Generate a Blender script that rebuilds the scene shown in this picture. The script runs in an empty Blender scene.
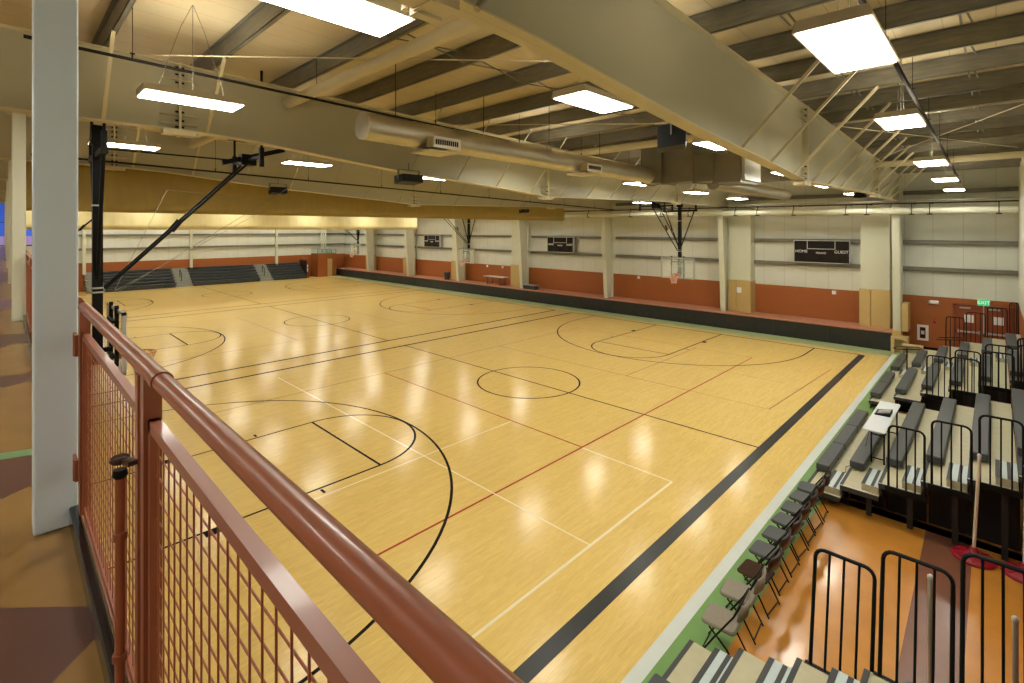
import bpy, bmesh, math, random
from mathutils import Vector, Matrix
random.seed(7)
PI = math.pi
C = bpy.context.scene.collection

# ------------------------------------------------------------------ camera, world, exposure
sc = bpy.context.scene
FPX, YAW, EYE = 496.3, math.radians(44.25), 5.47
cam_d = bpy.data.cameras.new('camera')
cam = bpy.data.objects.new('camera', cam_d); C.objects.link(cam)
cam.location = (0, 0, EYE); cam.rotation_euler = (PI/2, 0, YAW)
cam_d.sensor_width = 36; cam_d.lens = FPX/1024*36
cam_d.shift_y = (229.3-341.5)/1024
cam_d.clip_start = .02; cam_d.clip_end = 200
sc.camera = cam
w = bpy.data.worlds.new('world'); sc.world = w; w.use_nodes = True
w.node_tree.nodes['Background'].inputs[0].default_value = (.05, .08, .2, 1)
w.node_tree.nodes['Background'].inputs[1].default_value = .5
sc.view_settings.view_transform = 'Standard'; sc.view_settings.look = 'None'
sc.view_settings.gamma = 1; sc.view_settings.use_curve_mapping = False
sc.view_settings.exposure = 0.35
UP = 26.0  # strength of the upward glow added to brighten the roof
LAMP = 26.0                      # strength of the high-bay lamps
try:
    sc.cycles.use_denoising = True
    sc.cycles.max_bounces = 8; sc.cycles.diffuse_bounces = 5
except Exception: pass

# ------------------------------------------------------------------ materials
MATS = {}
def mat(name, col, rough=.5, metal=0, spec=.5, noise=None, emit=0, coat=0, bump=0, alpha=1, trans=0):
    m = bpy.data.materials.new(name); m.use_nodes = True
    nt = m.node_tree; b = nt.nodes['Principled BSDF']
    b.inputs['Roughness'].default_value = rough; b.inputs['Metallic'].default_value = metal
    b.inputs['Specular IOR Level'].default_value = spec
    b.inputs['Base Color'].default_value = (*col, 1)
    if coat: b.inputs['Coat Weight'].default_value = coat; b.inputs['Coat Roughness'].default_value = .08
    if emit: b.inputs['Emission Color'].default_value = (*col, 1); b.inputs['Emission Strength'].default_value = emit
    if alpha < 1: b.inputs['Alpha'].default_value = alpha
    if trans: b.inputs['Transmission Weight'].default_value = trans; b.inputs['IOR'].default_value = 1.05
    if noise:
        sca, amt = noise[0], noise[1]; st = noise[2] if len(noise) > 2 else (1, 1, 1)
        tc = nt.nodes.new('ShaderNodeTexCoord'); mp = nt.nodes.new('ShaderNodeMapping')
        mp.inputs['Scale'].default_value = st
        nz = nt.nodes.new('ShaderNodeTexNoise'); nz.inputs['Scale'].default_value = sca; nz.inputs['Detail'].default_value = 5
        mx = nt.nodes.new('ShaderNodeMix'); mx.data_type = 'RGBA'
        mx.inputs[6].default_value = (*[c*(1-amt) for c in col], 1); mx.inputs[7].default_value = (*[min(1, c*(1+amt)) for c in col], 1)
        nt.links.new(tc.outputs['Object'], mp.inputs[0]); nt.links.new(mp.outputs[0], nz.inputs[0])
        nt.links.new(nz.outputs[0], mx.inputs[0]); nt.links.new(mx.outputs[2], b.inputs['Base Color'])
        if bump:
            bp = nt.nodes.new('ShaderNodeBump'); bp.inputs['Strength'].default_value = bump; bp.inputs['Distance'].default_value = .01
            nt.links.new(nz.outputs[0], bp.inputs['Height']); nt.links.new(bp.outputs[0], b.inputs['Normal'])
    MATS[name] = m; return m
def seams(name, col, axis, spacing, width, dark, rough=.5, noise=.04):
    """sheet material with thin seam lines every `spacing` metres along an axis"""
    m = mat(name, col, rough); nt = m.node_tree; b = nt.nodes['Principled BSDF']
    tc = nt.nodes.new('ShaderNodeTexCoord'); sp = nt.nodes.new('ShaderNodeSeparateXYZ'); nt.links.new(tc.outputs['Object'], sp.inputs[0])
    d = nt.nodes.new('ShaderNodeMath'); d.operation = 'DIVIDE'; d.inputs[1].default_value = spacing; nt.links.new(sp.outputs[axis], d.inputs[0])
    f = nt.nodes.new('ShaderNodeMath'); f.operation = 'FRACT'; nt.links.new(d.outputs[0], f.inputs[0])
    l = nt.nodes.new('ShaderNodeMath'); l.operation = 'LESS_THAN'; l.inputs[1].default_value = width/spacing; nt.links.new(f.outputs[0], l.inputs[0])
    nz = nt.nodes.new('ShaderNodeTexNoise'); nz.inputs['Scale'].default_value = 1.3; nz.inputs['Detail'].default_value = 4
    nt.links.new(tc.outputs['Object'], nz.inputs[0])
    m1 = nt.nodes.new('ShaderNodeMix'); m1.data_type = 'RGBA'
    m1.inputs[6].default_value = (*[c*(1-noise*2) for c in col], 1); m1.inputs[7].default_value = (*[c*(1+noise*2) for c in col], 1)
    nt.links.new(nz.outputs[0], m1.inputs[0])
    m2 = nt.nodes.new('ShaderNodeMix'); m2.data_type = 'RGBA'; m2.inputs[7].default_value = (*dark, 1)
    nt.links.new(m1.outputs[2], m2.inputs[6]); nt.links.new(l.outputs[0], m2.inputs[0]); nt.links.new(m2.outputs[2], b.inputs['Base Color'])
    return m
def wood_floor():
    m = mat('maple_floor', (.62, .4, .14), .17, spec=.22); nt = m.node_tree; b = nt.nodes['Principled BSDF']
    tc = nt.nodes.new('ShaderNodeTexCoord'); sp = nt.nodes.new('ShaderNodeSeparateXYZ'); cb = nt.nodes.new('ShaderNodeCombineXYZ')
    nt.links.new(tc.outputs['Object'], sp.inputs[0]); nt.links.new(sp.outputs[1], cb.inputs[0]); nt.links.new(sp.outputs[0], cb.inputs[1])
    br = nt.nodes.new('ShaderNodeTexBrick'); br.inputs['Scale'].default_value = 1
    br.inputs['Brick Width'].default_value = .55; br.inputs['Row Height'].default_value = .057
    br.inputs['Mortar Size'].default_value = .0; br.offset = .37; br.inputs['Bias'].default_value = 0
    br.inputs['Color1'].default_value = (.78, .575, .2, 1); br.inputs['Color2'].default_value = (.73, .52, .17, 1)
    nt.links.new(cb.outputs[0], br.inputs[0])
    nz = nt.nodes.new('ShaderNodeTexNoise'); nz.inputs['Scale'].default_value = 9; nz.inputs['Detail'].default_value = 6
    mp = nt.nodes.new('ShaderNodeMapping'); mp.inputs['Scale'].default_value = (.5, 6, 1); nt.links.new(cb.outputs[0], mp.inputs[0]); nt.links.new(mp.outputs[0], nz.inputs[0])
    mx = nt.nodes.new('ShaderNodeMix'); mx.data_type = 'RGBA'; mx.blend_type = 'MULTIPLY'; mx.inputs[0].default_value = .35
    nt.links.new(br.outputs[0], mx.inputs[6]); nt.links.new(nz.outputs[0], mx.inputs[7])
    hs = nt.nodes.new('ShaderNodeHueSaturation'); hs.inputs['Value'].default_value = 1.2; nt.links.new(mx.outputs[2], hs.inputs['Color'])
    nt.links.new(hs.outputs[0], b.inputs['Base Color'])
    n2 = nt.nodes.new('ShaderNodeTexNoise'); n2.inputs['Scale'].default_value = 1.1
    bp = nt.nodes.new('ShaderNodeBump'); bp.inputs['Strength'].default_value = .25; bp.inputs['Distance'].default_value = .004
    nt.links.new(cb.outputs[0], n2.inputs[0]); nt.links.new(n2.outputs[0], bp.inputs['Height']); nt.links.new(bp.outputs[0], b.inputs['Normal'])
    return m
M_wood = wood_floor()
M_line = mat('black_court_paint', (.014, .012, .01), .75, spec=.05)
M_wide = mat('wide_black_court_paint', (.03, .034, .034), .3, spec=.25, noise=(2, .25))
M_red = mat('red_court_paint', (.36, .04, .015), .5, spec=.12)
M_brown = mat('brown_court_paint', (.3, .125, .035), .5, spec=.12)
M_whiteline = mat('cream_court_paint', (.84, .76, .54), .4, spec=.15)
M_stripe = mat('white_floor_edging', (.62, .68, .66), .35, noise=(3, .06))
M_green = mat('green_vinyl_tile', (.14, .3, .075), .35, noise=(2, .12))
M_olive = mat('pale_olive_vinyl_tile', (.34, .4, .2), .45, noise=(2, .1))
M_orange = mat('orange_vinyl_tile', (.56, .25, .042), .22, noise=(2.2, .18), coat=.2)
M_vbrown = mat('brown_vinyl_tile', (.2, .085, .05), .25, noise=(3, .12))
M_tan = mat('tan_vinyl_tile', (.26, .145, .042), .27, noise=(3, .2))
M_maroon = mat('maroon_vinyl_tile', (.1, .042, .03), .3, noise=(5, .15))
M_greenrefl = mat('painted_green_reflection', (.14, .28, .12), .3)  # glossy reflection of green light, painted into the mezzanine floor
M_purplerefl = mat('painted_purple_reflection', (.16, .08, .12), .3)  # purple reflection on the distant mezzanine floor, put into the colour
M_wall = seams('white_insulated_panel', (.65, .67, .59), 0, 1.02, .022, (.5, .5, .44))
M_wallY = seams('white_insulated_panel_side', (.65, .67, .59), 1, 1.02, .022, (.5, .5, .44))
M_terra = mat('terracotta_paint', (.34, .1, .022), .5, noise=(1.5, .08))
M_terra_cap = mat('terracotta_cap', (.5, .23, .14), .45)
M_ceil = seams('tan_roof_insulation', (.62, .535, .345), 0, .6, .012, (.42, .35, .23), .6, .06)
M_galv = mat('dark_galvanised_steel', (.2, .19, .15), .45, .25, noise=(3, .45, (1, 1, 6)))
M_galvlite = mat('galvanised_duct_steel', (.5, .48, .41), .36, .8, noise=(2.5, .18))
M_galvduct = mat('dull_duct_steel', (.22, .21, .175), .45, .4, noise=(2.5, .2))
M_ductend = mat('pale_duct_cap', (.6, .62, .6), .4)
M_frame = mat('khaki_grey_steel_paint', (.46, .445, .315), .45, noise=(.8, .06))
M_flange = mat('cream_steel_paint', (.62, .56, .37), .45, noise=(1.2, .05))
M_colw = mat('white_steel_paint', (.62, .63, .5), .45, noise=(1.5, .03))
M_bluewhite = mat('pale_blue_white_paint', (.66, .77, .86), .35, noise=(4, .03))
M_pad = mat('mustard_vinyl_pad', (.52, .38, .15), .45, noise=(2, .08))
M_drape = mat('black_vinyl_pad', (.018, .02, .021), .35, noise=(3, .5), bump=.6)
M_curt = mat('tan_vinyl_curtain', (.4, .3, .09), .6, noise=(1.5, .12, (1, 4, 1)))
M_curtlit = mat('lamplit_vinyl_curtain', (.7, .62, .33), .5, noise=(1.5, .1, (1, 4, 1)))  # glow of the nearby lamps on this curtain is put into its colour
M_black = mat('black_steel', (.005, .005, .005), .5, spec=.2)
M_blackpipe = mat('black_sprinkler_pipe', (.02, .015, .012), .75, spec=.15)
M_bench = mat('charcoal_plastic', (.046, .055, .061), .42, noise=(6, .12))
M_deck = mat('beige_plywood_deck', (.5, .47, .31), .4, noise=(7, .14))
M_greydeck = mat('grey_plywood_deck', (.3, .32, .29), .5, noise=(6, .15))
M_blue = mat('pale_blue_nonslip', (.52, .62, .64), .5, noise=(20, .1))
M_grip = mat('charcoal_grip_strip', (.045, .05, .05), .6)
M_rail = mat('rust_red_enamel', (.3, .085, .038), .38, noise=(5, .06), coat=.15)
M_brick = mat('orange_red_enamel', (.34, .09, .035), .4)
M_latch = mat('dark_worn_latch_steel', (.06, .03, .025), .35, .3)
M_curb = mat('black_gloss_rubber', (.008, .009, .01), .15)
M_white = mat('white_plastic', (.8, .8, .78), .4)
M_grey = mat('grey_plastic', (.3, .3, .3), .5)
M_alu = mat('brushed_aluminium', (.6, .6, .58), .35, .5)
M_beige = mat('beige_fabric', (.25, .225, .18), .75, noise=(30, .12))
M_dkbrown = mat('dark_brown_vinyl', (.045, .022, .018), .12)
M_slate = mat('slate_vinyl', (.038, .047, .053), .4)
M_maroonpl = mat('maroon_back_plastic', (.03, .012, .01), .35)
M_lamp = mat('lit_lamp_lens', (1.0, .965, .85), .5, emit=LAMP)
M_uplight = mat('added_lamp_uplight', (1.0, .9, .72), .5, emit=UP)
M_lampbody = mat('cream_lamp_housing', (.55, .5, .38), .45)
M_glass = mat('clear_backboard_glass', (.75, .85, .8), .05, alpha=.22)
M_net = mat('white_net_cord', (.85, .6, .5), .6)
M_orangerim = mat('orange_rim_paint', (.75, .12, .03), .35)
M_exit = mat('lit_green_exit_sign', (.7, .9, .75), .4, emit=.5)
M_exitbg = mat('pale_exit_face', (.05, .5, .2), .4, emit=.45)
M_dusk = mat('dusk_window_glow', (.02, .07, .4), .4, emit=.7)
M_dusklow = mat('dusk_lit_street', (.25, .18, .4), .4, emit=.5)
M_score = mat('dark_brown_scoreboard', (.012, .008, .007), .6, spec=.2)
M_tablew = mat('white_laminate', (.7, .76, .82), .3)
M_redbase = mat('crimson_rubber', (.3, .006, .022), .45)
M_wpole = mat('cream_painted_pole', (.68, .63, .5), .35)
M_spole = mat('silver_pole', (.5, .46, .4), .3, .5)
M_woodbox = mat('tan_plywood', (.55, .42, .2), .5, noise=(4, .1))
M_greenrail = mat('green_paint', (.12, .28, .2), .5)
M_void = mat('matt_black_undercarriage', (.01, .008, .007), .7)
M_door = mat('terracotta_door_paint', (.26, .062, .018), .4)
M_drywall = mat('plain_drywall', (.5, .46, .38), .7)

# ------------------------------------------------------------------ mesh helpers
class MB:
    def __init__(s): s.v = []; s.f = []; s.sm = []; s.mi = []; s.m = 0
    def add(s, vs, fs, smooth=False):
        o = len(s.v); s.v += [tuple(v) for v in vs]
        for f in fs: s.f.append(tuple(i+o for i in f)); s.sm.append(smooth); s.mi.append(s.m)
        return s
    def slot(s, i): s.m = i; return s
    def box(s, x0, x1, y0, y1, z0, z1):
        vs = [(x, y, z) for z in (z0, z1) for y in (y0, y1) for x in (x0, x1)]
        return s.add(vs, [(0,2,3,1),(4,5,7,6),(0,1,5,4),(2,6,7,3),(0,4,6,2),(1,3,7,5)])
    def rbox(s, x0, x1, y0, y1, z0, z1, r=.01, n=3):
        """box with rounded vertical corners and a small top chamfer"""
        r = min(r, (x1-x0)/2.01, (y1-y0)/2.01)
        def ring(z, inset):
            pts = []
            for cx, cy, a0 in ((x1-r, y1-r, 0), (x0+r, y1-r, 90), (x0+r, y0+r, 180), (x1-r, y0+r, 270)):
                for k in range(n+1):
                    a = math.radians(a0+90*k/n); pts.append((cx+(r-inset)*math.cos(a), cy+(r-inset)*math.sin(a), z))
            return pts
        c = min(r*.5, (z1-z0)/3)
        rings = [ring(z0, c), ring(z0+c, 0), ring(z1-c, 0), ring(z1, c)]; N = len(rings[0])
        vs = sum(rings, []); fs = [tuple(reversed(range(N))), tuple(range(3*N, 4*N))]
        for k in range(3):
            for i in range(N): j = (i+1) % N; fs.append((k*N+i, k*N+j, (k+1)*N+j, (k+1)*N+i))
        return s.add(vs, fs)
    def bar(s, a, b, w, h=None, up=(0, 0, 1)):
        """rectangular bar from a to b, w sideways, h along up"""
        h = h or w; a = Vector(a); b = Vector(b); d = (b-a).normalized(); u = Vector(up)
        if abs(d.dot(u)) > .98: u = Vector((0, 1, 0))
        sd = d.cross(u).normalized(); u = sd.cross(d).normalized()
        vs = [p+sd*i*w/2+u*j*h/2 for p in (a, b) for i, j in ((-1,-1),(1,-1),(1,1),(-1,1))]
        return s.add(vs, [(3,2,1,0),(4,5,6,7),(0,1,5,4),(1,2,6,5),(2,3,7,6),(3,0,4,7)])
    def tube(s, pts, r, n=10, close=False, caps=True):
        pts = [Vector(p) for p in pts]; N = len(pts); rs = r if isinstance(r, (list, tuple)) else [r]*N
        vs = []; prev = None
        for i, p in enumerate(pts):
            if close: d = pts[(i+1) % N]-pts[i-1]
            else: d = pts[min(i+1, N-1)]-pts[max(i-1, 0)]
            d.normalize()
            if prev is None:
                u = Vector((0, 0, 1)) if abs(d.z) < .9 else Vector((0, 1, 0))
                u = (u-d*u.dot(d)).normalized()
            else: u = (prev-d*prev.dot(d)).normalized()
            prev = u; v = d.cross(u)
            for k in range(n): a = 2*PI*k/n; vs.append(p+(u*math.cos(a)+v*math.sin(a))*rs[i])
        fs = []
        for i in range(N if close else N-1):
            i2 = (i+1) % N
            for k in range(n): k2 = (k+1) % n; fs.append((i*n+k, i*n+k2, i2*n+k2, i2*n+k))
        s.add(vs, fs, True)
        if caps and not close:
            s.add(vs[:n], [tuple(reversed(range(n)))]); s.add(vs[-n:], [tuple(range(n))])
        return s
    def prism(s, poly, axis, a0, a1):
        """polygon (2D) extruded along an axis; poly coords fill the other two axes in order"""
        n = len(poly)
        def mk(p, a):
            return {'x': (a, p[0], p[1]), 'y': (p[0], a, p[1]), 'z': (p[0], p[1], a)}[axis]
        vs = [mk(p, a0) for p in poly]+[mk(p, a1) for p in poly]
        fs = [tuple(reversed(range(n))), tuple(range(n, 2*n))]+[(i, (i+1) % n, (i+1) % n+n, i+n) for i in range(n)]
        return s.add(vs, fs)
    def lathe(s, prof, c=(0, 0, 0), n=24):
        vs = []
        for r, z in prof:
            for k in range(n): a = 2*PI*k/n; vs.append((c[0]+r*math.cos(a), c[1]+r*math.sin(a), c[2]+z))
        fs = []
        for i in range(len(prof)-1):
            for k in range(n): k2 = (k+1) % n; fs.append((i*n+k, i*n+k2, (i+1)*n+k2, (i+1)*n+k))
        s.add(vs, fs, True)
        s.add(vs[:n], [tuple(reversed(range(n)))]); s.add(vs[-n:], [tuple(range(n))]); return s
    def build(s, name, mats, parent=None, world=False, smooth=None):
        me = bpy.data.meshes.new(name)
        vs = s.v
        if world and parent is not None:
            o = Vector(); q = parent
            while q: o += q.location; q = q.parent
            vs = [(x-o.x, y-o.y, z-o.z) for x, y, z in vs]
        me.from_pydata(vs, [], s.f)
        for m in (mats if isinstance(mats, (list, tuple)) else [mats]): me.materials.append(m)
        me.polygons.foreach_set('use_smooth', s.sm); me.polygons.foreach_set('material_index', s.mi)
        bm = bmesh.new(); bm.from_mesh(me); bmesh.ops.recalc_face_normals(bm, faces=bm.faces); bm.to_mesh(me); bm.free()
        me.update()
        o = bpy.data.objects.new(name, me); C.objects.link(o)
        if parent is not None: o.parent = parent
        return o
def props(o, label=None, cat=None, group=None, kind=None):
    if label: o['label'] = label
    if cat: o['category'] = cat
    if group: o['group'] = group
    if kind: o['kind'] = kind
    return o
def thing(name, label, cat, loc=(0, 0, 0), group=None, rz=0):
    o = bpy.data.objects.new(name, None); C.objects.link(o); o.location = loc; o.rotation_euler = (0, 0, rz)
    o.empty_display_size = .2
    return props(o, label, cat, group)
def one(name, mb, m, label, cat, loc=None, group=None):
    """a thing that is a single mesh; its origin goes to its base when loc is given (mesh in world coordinates)"""
    if loc:
        mb.v = [(x-loc[0], y-loc[1], z-loc[2]) for x, y, z in mb.v]
    o = mb.build(name, m)
    if loc: o.location = loc
    return props(o, label, cat, group)
def struct(name, mb, m, parent=None):
    o = mb.build(name, m, parent)
    if parent is None: o['kind'] = 'structure'
    return o
def dup(root, loc, rz=None, label=None, group=None):
    def cp(o, par):
        c = o.copy(); C.objects.link(c); c.parent = par
        for ch in o.children: cp(ch, c)
        return c
    r = root.copy(); C.objects.link(r); r.location = loc
    if rz is not None: r.rotation_euler = (0, 0, rz)
    for ch in root.children: cp(ch, r)
    if label: r['label'] = label
    if group: r['group'] = group
    return r
def text(name, body, size, m, parent, loc, rot=(PI/2, 0, 0), sx=1, depth=.004):
    cu = bpy.data.curves.new(name, 'FONT'); cu.body = body; cu.size = size; cu.align_x = 'CENTER'; cu.align_y = 'CENTER'; cu.extrude = depth
    t = bpy.data.objects.new(name+'_curve', cu); C.objects.link(t)
    bpy.context.view_layer.update()
    me = bpy.data.meshes.new_from_object(t.evaluated_get(bpy.context.evaluated_depsgraph_get()))
    bpy.data.objects.remove(t); bpy.data.curves.remove(cu)
    me.materials.clear(); me.materials.append(m)
    o = bpy.data.objects.new(name, me); C.objects.link(o); o.parent = parent; o.location = loc; o.rotation_euler = rot; o.scale = (sx, 1, 1)
    return o
ORD = ['first','second','third','fourth','fifth','sixth','seventh','eighth','ninth','tenth','eleventh','twelfth','thirteenth','fourteenth','fifteenth','sixteenth','seventeenth','eighteenth','nineteenth','twentieth','twenty-first','twenty-second','twenty-third','twenty-fourth']
def arc(cx, cy, r, a0, a1, n=40):
    return [(cx+r*math.cos(math.radians(a0+(a1-a0)*k/n)), cy+r*math.sin(math.radians(a0+(a1-a0)*k/n))) for k in range(n+1)]

# ------------------------------------------------------------------ room sizes
XL, XR, YB, YF = -57.4, .68, 29.4, -6.0
MZ = 4.03                                       # mezzanine floor height
def roof(y): return 8.93-.0245*max(y, 0)+.0245*min(0, y)      # underside of the roof sheet
def rtop(y): return roof(y)-.33                 # top of the rafters / underside of the purlins
FR = [-3.2-7.75*k for k in range(8)]            # frame lines along the hall

# ------------------------------------------------------------------ floor with the court markings
fl = MB()
Z = 0.0
def patch(slot, poly, z): fl.slot(slot).add([(x, y, z) for x, y in poly], [tuple(range(len(poly)))])
def rect(slot, x0, x1, y0, y1, z): patch(slot, [(x0, y0), (x1, y0), (x1, y1), (x0, y1)], z)
fl.slot(7).box(XL-.1, XR+.1, YF-.1, YB+.1, -.3, -.01)
rect(0, XL, -3.24, YF, 26.6, 0)
rect(1, -3.24, -3.06, YF, 27.2, 0)
rect(2, -3.06, -2.5, YF, 27.2, 0)
rect(11, XL, -3.24, 26.6, 27.2, 0); rect(11, XL, -2.5, 27.2, YB, 0)
rect(3, -2.5, XR, YF, YB, 0)
patch(8, [(-.91, 11.9), (-.84, 4), (-.28, 4), (-.28, 11.9)], .001)
patch(8, [(-2.0, 17.2), (-2.4, 18.4), (-1.2, 18.6), (-1.2, 17.2)], .001)
def ln(slot, x0, y0, x1, y1, wd, z=.0016):
    a = Vector((x0, y0)); b = Vector((x1, y1)); d = (b-a).normalized(); n = Vector((-d.y, d.x))*wd/2
    patch(slot, [tuple(a-n), tuple(b-n), tuple(b+n), tuple(a+n)], z)
def poly(slot, pts, wd, z=.0022):
    n = len(pts)
    for i in range(n-1):
        ln(slot, *pts[i], *pts[i+1], wd, z)
BL, FB, LW = .32, 26.1, .06
def court(cx, half_l, half_r, first):
    x0, x1 = cx-half_l, cx+half_r
    ln(4, x0, FB, x1, FB, .09); ln(4, x0, BL, x1, BL, .09); ln(4, x0, BL, x0, FB, .135)
    if not first: ln(4, x1, BL, x1, FB, .135)
    ln(4, x0, 13.22, x1, 13.22, LW*.9)
    poly(4, arc(cx, 13.22, 1.83, 0, 360, 48), LW)
    for by, s in ((BL, 1), (FB, -1)):
        ft = by+s*5.8; bk = by+s*1.575
        for e in (-1, 1): ln(4, cx+e*1.83, by, cx+e*1.83, ft, LW)
        ln(4, cx-1.83, ft, cx+1.83, ft, LW, .003)
        poly(4, arc(cx, ft, 1.83, 0, s*180, 30), LW)
        for e in (-1, 1): ln(4, cx+e*6.08, by, cx+e*6.08, bk, LW)
        poly(4, arc(cx, bk, 6.08, 0, s*180, 60), LW, .0026)
        for e in (-1, 1):
            rect(4, cx+e*1.83+(0 if e > 0 else -.2), cx+e*1.83+(.2 if e > 0 else 0), min(by+s*2.2, by+s*2.5), max(by+s*2.2, by+s*2.5), .003)
            ln(4, cx+e*1.9, by+s*4.35, cx+e*2.08, by+s*4.35, .06, .003)
    # volleyball court in red / brown
    vr = 6 if first else 5
    ln(vr, cx+4.62, 4.2, cx+4.62, 22.3, .05, .0019); ln(5, cx-4.62, 4.2, cx-4.62, 22.3, .04, .0019)
    ln(5, cx-4.62, 16.25, cx+4.62, 16.25, .035, .0018); ln(6 if first else 5, cx-4.62, 10.15, cx+4.62, 10.15, .045, .0018)
    ln(5, cx-4.62, 4.2, cx+4.62, 4.2, .04, .0018); ln(5, cx-4.62, 22.3, cx+4.62, 22.3, .035, .0018)
court(-12.05, 7.87, 7.8, True)
court(-29.2, 7.8, 7.84, False)
court(-46.35, 7.8, 7.8, False)
rect(9, -4.27, -4.03, BL, FB, .0022)
# small cream and brown practice court on the near side of the first court
ln(10, -5.02, 4.2, -5.02, 10.12, .05, .002); ln(10, -7.4, 10.12, -5.02, 10.12, .035, .002)
ln(10, -19, 7.1, -5.02, 7.1, .03, .0021); ln(10, -9.88, 4.2, -9.88, 10.12, .03, .002)
ln(5, -4.93, 16.25, -4.6, 22.6, .035, .002); ln(5, -7.4, 16.25, -4.93, 16.25, .02, .002)
ln(5, -9.88, 16.25, -9.88, 22.3, .035, .002); ln(5, -13.9, 19.4, -5.4, 19.4, .02, .002)
floor = struct('floor', fl, [M_wood, M_stripe, M_green, M_orange, M_line, M_brown, M_red, M_drywall, M_vbrown, M_wide, M_whiteline, M_olive])

# ------------------------------------------------------------------ walls and roof
def wall_panel(name, box, m): mb = MB(); mb.box(*box); return struct(name, mb, m)
wb = wall_panel('wall_back', (XL-.2, XR+.2, YB, YB+.2, 2.43, 8.3), M_wall)
mb = MB(); mb.box(XL-.2, XR+.2, YB-.02, YB+.18, 0, 2.43); struct('wainscot', mb, M_terra, wb)
mb = MB(); mb.box(-3.0, -1.33, YB-.045, YB-.02, 0, .12); struct('baseboard', mb, M_black, wb)
wl = wall_panel('wall_left', (XL-.2, XL, YF, YB+.2, 2.5, 8.9), M_wallY)
mb = MB(); mb.box(XL-.2, XL+.02, 2.2, YB, 0, 2.5); struct('wainscot', mb, M_terra, wl)
mb = MB(); mb.box(XL-.2, XL+.02, YF, 2.2, 0, 2.5); struct('lower_wall', mb, M_drywall, wl)
wr = wall_panel('wall_right', (XR, XR+.2, .6, YB+.2, 2.43, 8.9), M_wallY)
mb = MB(); mb.box(XR-.01, XR+.2, .6, YB+.2, 0, 2.43); struct('wainscot', mb, M_terra, wr)
mb = MB(); mb.box(XR+1.5, XR+1.7, YF, .6, 0, 8.9); struct('wall_side', mb, M_drywall)
mb = MB(); mb.box(XR, XR+1.7, .4, .6, 0, 8.9); struct('wall_return', mb, M_drywall)
wall_panel('wall_front', (XL-.2, XR+1.7, YF-.2, YF, 0, 8.9), M_drywall)
mb = MB()
mb.prism([(YF-.2, roof(YF)), (0, roof(0)), (YB+.3, roof(YB+.3)), (YB+.3, roof(YB+.3)+.2), (0, roof(0)+.2), (YF-.2, roof(YF)+.2)], 'x', XL-.3, XR+1.9)
struct('ceiling', mb, M_ceil)
# girts on the end walls: dark open channels running between the columns
def girt_back(z):
    for k in range(-1, 7):
        x1 = FR[k]-.12 if k >= 0 else XR
        x0 = FR[k+1]+.12
        mb = MB(); mb.box(x0, x1, YB-.2, YB-.185, z-.09, z+.09); mb.box(x0, x1, YB-.2, YB, z+.075, z+.09); mb.box(x0, x1, YB-.2, YB-.12, z-.09, z-.075)
        mb.build('girt', M_galv, wb)
for z in (3.66, 4.88, 7.15): girt_back(z)
def girt_left(z):
    for y0, y1 in ((2.2, 4.85), (5.1, 12.95), (13.2, 21.1), (21.35, YB-.2)):
        mb = MB(); mb.box(XL+.18, XL+.2, y0, y1, z-.09, z+.09); mb.box(XL, XL+.2, y0, y1, z+.075, z+.09)
        mb.build('girt', M_galv, wl)
for z in (3.7, 4.93, 6.3): girt_left(z)
# dusk windows at the far end of the mezzanine
for i, (y0, y1) in enumerate(((-2.4, -1.0), (-.9, .35), (.45, 1.8))):
    t = bpy.data.objects.new('window_%d' % (i+1), None); C.objects.link(t); t['kind'] = 'structure'; t.location = (XL+.05, (y0+y1)/2, 4.1)
    mb = MB(); mb.box(XL+.0, XL+.03, y0, y1, 4.9, 7.9); mb.slot(1).box(XL, XL+.03, y0, y1, 4.15, 4.9)
    mb.build('pane', [M_dusk, M_dusklow], t, world=True)
    mb = MB()
    for a, b in ((y0-.04, y0+.03), (y1-.03, y1+.04)): mb.box(XL, XL+.08, a, b, 4.1, 8)
    mb.box(XL, XL+.08, y0, y1, 4.1, 4.17); mb.box(XL, XL+.08, y0, y1, 7.9, 8); mb.box(XL, XL+.06, y0, y1, 6, 6.05)
    mb.build('window_frame', M_black, t, world=True)

# raised ledge with black vinyl pads along the far wall
LX0, LX1, LY, LZ = -56.4, -3.35, 27.78, .87
lt = thing('padded_ledge', 'long terracotta topped ledge with black vinyl padding along the far wall', 'ledge', (-30, LY, 0))
mb = MB(); mb.box(LX0, LX1, LY+.06, YB-.03, 0, LZ-.05); mb.build('base', M_void, lt, world=True)
mb = MB(); mb.box(LX0, LX1, LY-.02, YB-.03, LZ-.05, LZ); mb.build('cap', M_terra_cap, lt, world=True)
x = LX1; k = 0
while x > LX0+.5:
    wdt = 2.44; x0 = max(LX0, x-wdt)
    n = 12; vs = []
    for i in range(n+1):
        for j in range(5):
            u = i/n; v = j/4; bulge = math.sin(PI*u)**.4*.02*math.sin(PI*v)**.5
            vs.append((x0+.012+(x-x0-.024)*u, LY+.03-bulge-random.uniform(0, .012), .03+(LZ-.09)*v))
    fs = [(i*5+j, (i+1)*5+j, (i+1)*5+j+1, i*5+j+1) for i in range(n) for j in range(4)]
    m_ = MB(); m_.add(vs, fs, True); m_.box(x0+.012, x-.012, LY+.03, LY+.058, .03, LZ-.06)
    m_.build('vinyl_pad', M_drape, lt, world=True); x = x0; k += 1

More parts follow.
